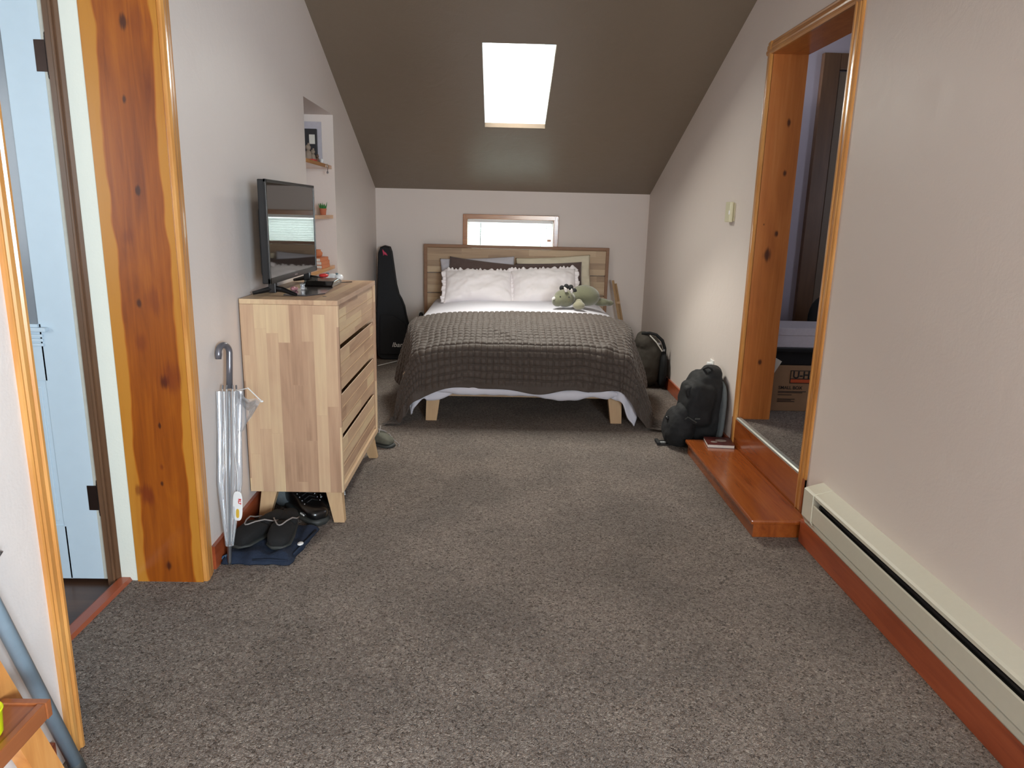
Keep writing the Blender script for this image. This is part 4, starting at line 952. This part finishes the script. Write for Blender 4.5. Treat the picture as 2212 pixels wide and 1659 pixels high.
figurine(-1.160, 4.75, 1.572, .060, 'smallest brown figurine at the far end of the top shelf', mat('brown_ceramic', hexc(110, 84, 66), .5))
c = MB(); c.lathe([(0, 1.5725), (.010, 1.5725), (.010, 1.598), (.006, 1.604), (0, 1.605)], 14, cx=-1.125, cy=4.72); single('white_pot', c, WHITEPL, 'tiny white capped jar at the front of the top niche shelf', 'jar', smooth=True)
c = MB(); c.box(-1.19, -1.105, 4.44, 4.52, 1.5725, 1.584, b=.002); single('red_booklet', c, RED, 'thin red booklet lying at the near end of the top niche shelf', 'booklet')
ch = MB()
for k in range(7):
    a = k * 2 * PI / 7; ch.tube([(-1.094 + .001 * k, 4.715 + .002 * math.sin(k), 1.575 - k * .007), (-1.093, 4.717, 1.569 - k * .007)], .0018, 6)
ch.blob((-1.092, 4.716, 1.522), (.006, .006, .008)); single('bead_chain', ch, METAL, 'thin pale chain hanging over the edge of the top niche shelf', 'chain')
# succulent
pp_ = thing('potted_succulent', 'tiny green succulent in terracotta pot on the middle niche shelf', 'plant', (-1.125, 4.70, 1.262))
M = XF[pp_.name]
c = MB(); c.lathe([(0, .001), (.017, .001), (.021, .034), (.023, .034), (.023, .040), (.018, .040), (.017, .034), (0, .034)], 20, M=M); c.build('pot', TERRA, pp_, smooth=False)
c = MB()
for k in range(15):
    a = k * 2.4; r = .006 + .0014 * k; h_ = .048 + .024 * random.random()
    c.tube([(0, 0, .032), (r * .8 * math.cos(a), r * .8 * math.sin(a), .045), (r * math.cos(a) * 1.2, r * math.sin(a) * 1.2, h_ + .012)], [.003, .005, .0008], 6, M=M)
c.build('leaves', LEAF, pp_, smooth=True)
for k, (dz, w2, dy) in enumerate(((0, .085, 0), (.022, .08, .006), (.043, .072, -.004))):
    t_ = thing('stacked_book', ('bottom', 'middle', 'top')[k] + ' orange brown book of the stack on the lowest niche shelf', 'book', (-1.15, 4.60, .938 + dz), 0, 'books stacked on the lowest niche shelf')
    c = MB(); c.box(-1.15 - w2 * .6, -1.15 + w2 * .6 - .003, 4.52 + dy, 4.72 + dy - .003, .9405 + dz, .9575 + dz); c.build('pages', PAPER, t_)
    c = MB(); c.box(-1.15 - w2 * .6, -1.15 + w2 * .6, 4.518 + dy, 4.722 + dy, .938 + dz + .0002, .9405 + dz, b=.0008); c.box(-1.15 - w2 * .6, -1.15 + w2 * .6, 4.518 + dy, 4.722 + dy, .9575 + dz, .9598 + dz, b=.0008); c.box(-1.15 + w2 * .6 - .003, -1.15 + w2 * .6, 4.518 + dy, 4.722 + dy, .9405 + dz, .9575 + dz); c.build('cover', ORANGEBK, t_)
c = MB(); c.lathe([(0, 1.0), (.018, 1.0), (.03, 1.012), (.034, 1.03), (.022, 1.044), (.024, 1.05), (.018, 1.05), (.02, 1.04), (0, 1.02)], 20, cx=-1.155, cy=4.63)
single('orange_bowl', c, ORANGEBK, 'small orange pottery jar on the stacked books in the niche', 'jar', smooth=True)

# ------------------------------------------------------------------ umbrella
um = thing('umbrella', 'closed clear vinyl umbrella leaning in front of the dresser end', 'umbrella', (-.985, 2.47, 0))
A = Vector((-.985, 2.47, .004)); B = Vector((-1.000, 2.655, .80))
ax = (B - A).normalized(); Lu = (B - A).length
sideu = Vector((1, 0, 0)); sideu = (sideu - ax * sideu.dot(ax)).normalized(); depu = ax.cross(sideu)
def up_(d, a=0, r=0): return A + ax * d + r * (math.cos(a) * sideu + math.sin(a) * depu)
c = MB(); c.tube([up_(0), up_(.01), up_(.07), up_(.075)], [.004, .007, .009, .011], 14); c.build('ferrule', METAL, um, smooth=True)
c = MB(); c.tube([up_(.07), up_(Lu - .17)], .0045, 10); c.build('shaft', METAL, um, smooth=True)
def canopy(u, v):
    d = .070 + .575 * v; a = u * 2 * PI
    r = .012 + .026 * min(1, v / .40) - .004 * v + .010 * max(0, v - .8) * 5 * .4
    r *= 1 + (.22 + .12 * v) * math.sin(8 * a + 2.2 * v) + .05 * noise3(math.cos(a) * 3, math.sin(a) * 3, v * 9)
    return up_(d, a, r)
c = MB(); c.grid(canopy, 96, 40)
can = c.build('canopy', CLEAR, um, smooth=True, weld=.0001)
c = MB()
P0 = up_(.555, 0, .015); 
def flap(u, v):
    tip = Vector((-.862, 2.56, .612))
    root = up_(.648 - .17 * v, 0, .020 + .012 * v)
    low = up_(.40, 0, .034).lerp(tip, .0)
    p = root.lerp(tip, u * (1 - .0 * v)) if v < .001 else root.lerp(tip.lerp(up_(.47, 0, .034), v * v * .55), u)
    return p + Vector((0, -.018 * math.sin(u * PI) * math.cos(v * 5), .006 * math.sin(u * 9)))
c.grid(flap, 16, 12); c.build('loose_panel', CLEAR, can, smooth=True)
for k in range(8):
    a = k * PI / 4
    c = MB(); c.tube([up_(.09, a, .014), up_(.28, a, .030), up_(.50, a, .034), up_(.655, a, .026)], .0013, 6); c.build('rib', WHITEPL, um, smooth=True)
c = MB(); c.tube([up_(.645, 0, .02), (-.915, 2.58, .655), (-.862, 2.56, .612)], .0022, 6); c.blob((-.861, 2.56, .611), (.006, .005, .004)); c.build('rib', WHITEPL, um)
for k in range(8): 
    a = k * PI / 4; c = MB(); c.tube([up_(.653, a, .026), up_(.668, a, .025)], .0028, 6); c.build('rib_tip', METAL, um)
c = MB(); hk = [up_(.655), up_(Lu - .07), up_(Lu - .03)]
top = up_(Lu - .03); R_ = .028; cH = top + depu * 0 + Vector((-.0, 0, 0))
hd = (Vector((-.35, -.9, 0))).normalized(); hd = (hd - ax * hd.dot(ax)).normalized()
cc = top + hd * R_
for k in range(1, 11): a = k * PI / 10 * 1.08; hk.append(cc - hd * R_ * math.cos(a) + ax * R_ * math.sin(a))
hk.append(hk[-1] - ax * .018)
c.tube(hk, [.0115] * (len(hk) - 2) + [.0125, .010], 14); o = c.build('handle', mat('grey_metallic_handle', hexc(120, 118, 124), .3, .5), um, smooth=True); o['label'] = 'curved grey handle'
c = MB(); Mt = Matrix.Translation((-.952, 2.50, .225)) @ Matrix.Rotation(.06, 4, 'Y')
c.blob((0, 0, 0), (.018, .002, .058), p=3.2, M=Mt); c.tube([(0, 0, .055), (-.004, .01, .12), (-.02, .02, .22)], .001, 6, M=Mt)
tagp = c.build('price_tag', WHITEPL, um, smooth=True)
c = MB(); c.blob((.001, -.0025, -.028), (.006, .001, .018), p=3, M=Mt); o = c.build('yellow_patch', YELLOW, tagp)
text('lettering', 'RL7', .014, RED, tagp, Mt @ Matrix.Translation((.004, -.0035, .020)) @ Matrix.Rotation(PI / 2, 4, 'X') @ Matrix.Rotation(-PI / 2, 4, 'Z'), extrude=.0003, bold=.0006)

# jeans, slippers and boots on the floor
def jeans_pt(u, v):
    # outline corners on floor
    c00, c10, c11, c01 = Vector((-1.02, 2.475, 0)), Vector((-.765, 2.475, 0)), Vector((-.73, 2.79, 0)), Vector((-1.02, 2.82, 0))
    p = c00.lerp(c10, u).lerp(c01.lerp(c11, u), v)
    e = min(u, 1 - u, v, 1 - v)
    z = .004 + .030 * min(1, e / .10) ** .5 + .010 * noise3(u * 5, v * 5, 2) * min(1, e * 8) + .006 * math.sin(u * 17 + v * 4) * min(1, e * 8)
    return p + Vector((.008 * noise3(v * 6, 1), .010 * noise3(u * 6, 2), max(.003, z)))
jn = thing('folded_jeans', 'dark blue jeans folded flat on the carpet under the slippers', 'jeans', (-.88, 2.64, 0))
c = MB(); c.grid(jeans_pt, 50, 50); c.grid(lambda u, v: Vector((jeans_pt(u, v).x, jeans_pt(u, v).y, .002)), 50, 50); c.build('denim', DENIM, jn, smooth=True, weld=.0005)
c = MB(); c.grid(lambda u, v: Vector((-1.012 + .04 * u, 2.49 + .10 * u, .016)) + Vector((-.006, .002, 0)) * math.cos(v * 2 * PI) * 1.6 + Vector((0, 0, .014)) * math.sin(v * 2 * PI) * (1 - .4 * u), 8, 14); o = c.build('hem_opening', DENIML, jn, smooth=True); o['label'] = 'pale inside of the hem'
c = MB(); c.tube([(-.90, 2.474, .022), (-.84, 2.470, .026), (-.77, 2.476, .020)], .0035, 8); c.tube([(-.762, 2.52, .024), (-.738, 2.66, .026), (-.732, 2.74, .022)], .004, 8); c.build('hem_seam', DENIM, jn, smooth=True)
c = MB(); c.blob((-.757, 2.60, .030), (.012, .016, .005)); o = c.build('button_tab', WHITEPL, jn, smooth=True)

def loft(mb, secs, seg=20, M=None):
    """secs: list of (y, cx, halfw, z0, z1, power)"""
    V = []; F = []
    for (y, cx, hw, z0, z1) in secs:
        for k in range(seg):
            a = 2 * PI * k / seg; ca, sa = math.cos(a), math.sin(a)
            V.append((cx + hw * math.copysign(abs(ca) ** .8, ca), y, (z0 + z1) / 2 + (z1 - z0) / 2 * math.copysign(abs(sa) ** .7, sa)))
    n_ = len(secs)
    for i in range(n_ - 1):
        for k in range(seg): F.append((i * seg + k, i * seg + (k + 1) % seg, (i + 1) * seg + (k + 1) % seg, (i + 1) * seg + k))
    F.append(tuple(range(seg))[::-1]); F.append(tuple((n_ - 1) * seg + k for k in range(seg)))
    mb._add(V, F, M)
def slipper(loc, rz, lab):
    s_ = thing('slipper', lab, 'slipper', loc, rz, 'slippers on the folded jeans'); M = XF[s_.name]
    c = MB(); loft(c, [(-.128, 0, .020, .008, .030), (-.118, 0, .038, .006, .046), (-.09, 0, .046, .005, .060), (-.05, 0, .047, .005, .068), (-.02, 0, .045, .005, .076), (.0, 0, .043, .005, .060), (.03, 0, .040, .005, .036), (.09, 0, .038, .005, .036), (.12, 0, .03, .006, .034), (.13, 0, .015, .008, .028)], M=M)
    c.build('upper', SUEDE, s_, smooth=True, sub=1)
    c = MB(); loft(c, [(-.132, 0, .02, 0, .012), (-.10, 0, .048, 0, .014), (-.03, 0, .049, 0, .014), (.08, 0, .040, 0, .014), (.13, 0, .02, 0, .012)], M=M); c.build('sole', RUBBER, s_, smooth=True)
    c = MB(); c.tube([(-.046, .07, .046), (-.045, .03, .058), (-.036, -.005, .076), (-.022, -.040, .079), (-.008, -.066, .075), (.0, -.070, .074), (.008, -.066, .075), (.022, -.040, .079), (.036, -.005, .076), (.045, .03, .058), (.046, .07, .046)], .0028, 8, M=M); c.build('piping', PIPING, s_, smooth=True)
    c = MB(); loft(c, [(.02, 0, .040, .02, .052), (.08, 0, .041, .02, .060), (.125, 0, .03, .02, .062), (.134, 0, .016, .02, .05)], M=M); c.build('heel_cup', SUEDE, s_, smooth=True)
slipper((-.935, 2.66, .034), TL(-24), 'black suede slipper with grey piping, left one of the pair')
slipper((-.838, 2.665, .034), TL(4), 'black suede slipper with grey piping, right one of the pair')

def boot(loc, rz, lab, m=LEATHER, shaft=True, tilt=0.0):
    s_ = thing('boot', lab, 'boot', loc, rz, 'black boots under the dresser'); M = XF[s_.name] @ Matrix.Rotation(tilt, 4, 'Y') @ Matrix.Scale(1.03, 4)
    c = MB(); loft(c, [(-.152, 0, .022, .022, .050), (-.14, 0, .042, .020, .066), (-.11, 0, .050, .020, .075), (-.06, 0, .050, .020, .084), (-.02, 0, .044, .020, .105)] + ([(.03, 0, .042, .020, .118), (.08, 0, .040, .020, .118), (.12, 0, .036, .020, .112), (.135, 0, .02, .022, .09)]), M=M); up = c.build('upper', m, s_, smooth=True, sub=1)
    c = MB(); loft(c, [(-.158, 0, .022, .002, .026), (-.135, 0, .048, 0, .028), (-.06, 0, .053, 0, .028), (.0, 0, .044, .0, .026), (.09, 0, .046, 0, .028), (.14, 0, .026, .002, .026)], M=M); c.build('sole', RUBBER, s_, smooth=True)
    c = MB()
    for k in range(5):
        y = -.075 + k * .022; z = .085 + k * .008; c.tube([(-.024, y, z - .006), (0, y + .003, z + .004), (.024, y, z - .006)], .0025, 6, M=M)
    c.build('laces', BLACKFAB, s_, smooth=True)
    c = MB()
    for s2 in (-1, 1):
        for k in range(5): c.blob((s2 * .034, -.075 + k * .022, .076 + k * .008), (.0035, .0035, .0035), M=M)
    c.build('eyelets', METAL, s_, smooth=True)
    c = MB(); c.box(.049, .0535, -.10, -.07, .036, .042, M, b=.001); c.box(-.0535, -.049, -.10, -.07, .036, .042, M, b=.001)
    for k in range(4): c.box(.050, .0535, -.098 + k * .008, -.094 + k * .008, .046, .049, M)
    o = c.build('welt_flash', WHITEPL, s_); o['label'] = 'white flash on the welt'
    return s_
boot((-.835, 2.955, 0), TL(41), 'polished black boot with white welt marks, front one under the dresser')
boot((-.770, 3.16, 0), TL(20), 'black boot with white welt marks, behind the right front dresser leg')
c = MB(); c.blob((-.945, 3.04, .055), (.045, .03, .055), p=3); c.blob((-.93, 3.1, .04), (.06, .05, .04), p=2.6)
single('grey_pouch', c, MESHFAB, 'dull grey pouch under the left rear of the dresser', 'bag', remesh=.006, smoothing=4)

# olive canvas shoe at the dresser's far front leg
sh = thing('canvas_shoe', 'crumpled olive canvas shoe peeking out past the far dresser leg', 'shoe', (-.675, 3.93, 0), TL(60)); M = XF[sh.name]
c = MB(); loft(c, [(-.10, 0, .02, .018, .04), (-.085, 0, .036, .016, .055), (-.05, 0, .042, .014, .066), (-.01, 0, .040, .014, .088), (.04, 0, .038, .014, .10), (.085, 0, .034, .014, .10), (.10, 0, .018, .016, .08)], M=M); c.build('upper', CAMO, sh, smooth=True, sub=1)
c = MB(); loft(c, [(-.108, 0, .02, .002, .018), (-.085, 0, .042, 0, .020), (-.02, 0, .045, 0, .020), (.06, 0, .038, 0, .020), (.105, 0, .02, .002, .018)], M=M); c.build('sole', RUBBER, sh, smooth=True)
c = MB(); c.tube([(-.03, -.03, .082), (.01, -.01, .097), (.035, .01, .10)], .003, 6, M=M); c.tube([(.03, -.04, .075), (-.01, -.01, .096), (-.03, .01, .10)], .003, 6, M=M); c.tube([(.03, -.05, .07), (.06, -.07, .02), (.05, -.11, .006), (.02, -.13, .006)], .0025, 6, M=M); o = c.build('lace', PIPING, sh, smooth=True)

# ------------------------------------------------------------------ near left corner
ls = thing('ladder_shelf', 'orange pine ladder shelf in the near left corner', 'shelf', (-.9, 1.1, 0))
def slab(mb, a, b, w_, t_, side):
    a, b = Vector(a), Vector(b); d = (b - a).normalized(); sd = Vector(side); sd = (sd - d * sd.dot(d)).normalized(); n_ = d.cross(sd)
    V = [p + s1 * sd * w_ / 2 + s2 * n_ * t_ / 2 for p in (a, b) for s1, s2 in ((-1, -1), (1, -1), (1, 1), (-1, 1))]
    mb._add(V, [(0, 3, 2, 1), (4, 5, 6, 7), (0, 1, 5, 4), (1, 2, 6, 5), (2, 3, 7, 6), (3, 0, 4, 7)])
c = MB(); slab(c, (-.925, 1.338, 0.004), (-.955, .805, 1.50), .058, .03, (0, 1, .3)); c.build('side_rail', PINE_PLAIN, ls)
c = MB(); slab(c, (-.925, .845, 0.004), (-.955, .31, 1.50), .058, .03, (0, 1, .3)); c.build('side_rail', PINE_PLAIN, ls)
for z, y1 in ((.40, 1.185), (.80, 1.03), (1.2, .90)):
    c = MB(); c.box(-.908, -.838, y1 - .50, y1 - .012, z - .018, z - .004, b=.002); c.build('shelf_board', SHELFTRAY, ls)
    c = MB(); c.box(-.910, -.822, y1 - .014, y1, z - .034, z, b=.002); c.box(-.838, -.824, y1 - .52, y1 - .0145, z - .034, z, b=.002); c.box(-.910, -.822, y1 - .534, y1 - .521, z - .034, z, b=.002); c.build('shelf_edging', SHELFTRAY, ls)
cp = thing('neon_cup', 'neon yellow cup on the ladder shelf at the left edge', 'cup', (-.873, 1.085, .396)); M = XF[cp.name]
c = MB(); c.lathe([(0, .001), (.022, .001), (.026, .008), (.029, .050), (.031, .052), (.029, .054), (.026, .050), (.023, .010), (0, .008)], 28, M=M); c.build('bowl', NEON, cp, smooth=True)
pl = thing('metal_pole', 'blue grey metal pole leaning beside the ladder shelf', 'pole', (-.965, 1.46, 0))
c = MB(); c.tube([(-.965, 1.450, .012), (-.970, .96, 1.47)], .0150, 20); c.build('tube', POLE, pl, smooth=True)
c = MB(); c.tube([(-.965, 1.4535, .001), (-.965, 1.4405, .04)], .0160, 18); c.build('end_cap', RUBBER, pl, smooth=True)
wh = thing('wall_hook', 'small brown and white hook on the wall at the left edge', 'hook', (-1.016, 1.365, .60))
c = MB(); c.box(xl(1.36) + .0005, xl(1.36) + .006, 1.25, 1.345, .57, .64, b=.002); c.build('backplate', HINGE, wh)
c = MB(); c.tube([(xl(1.36) + .004, 1.325, .61), (xl(1.36) + .016, 1.340, .605), (xl(1.36) + .020, 1.345, .618)], [.007, .007, .009], 12); c.build('peg', METAL, wh, smooth=True)
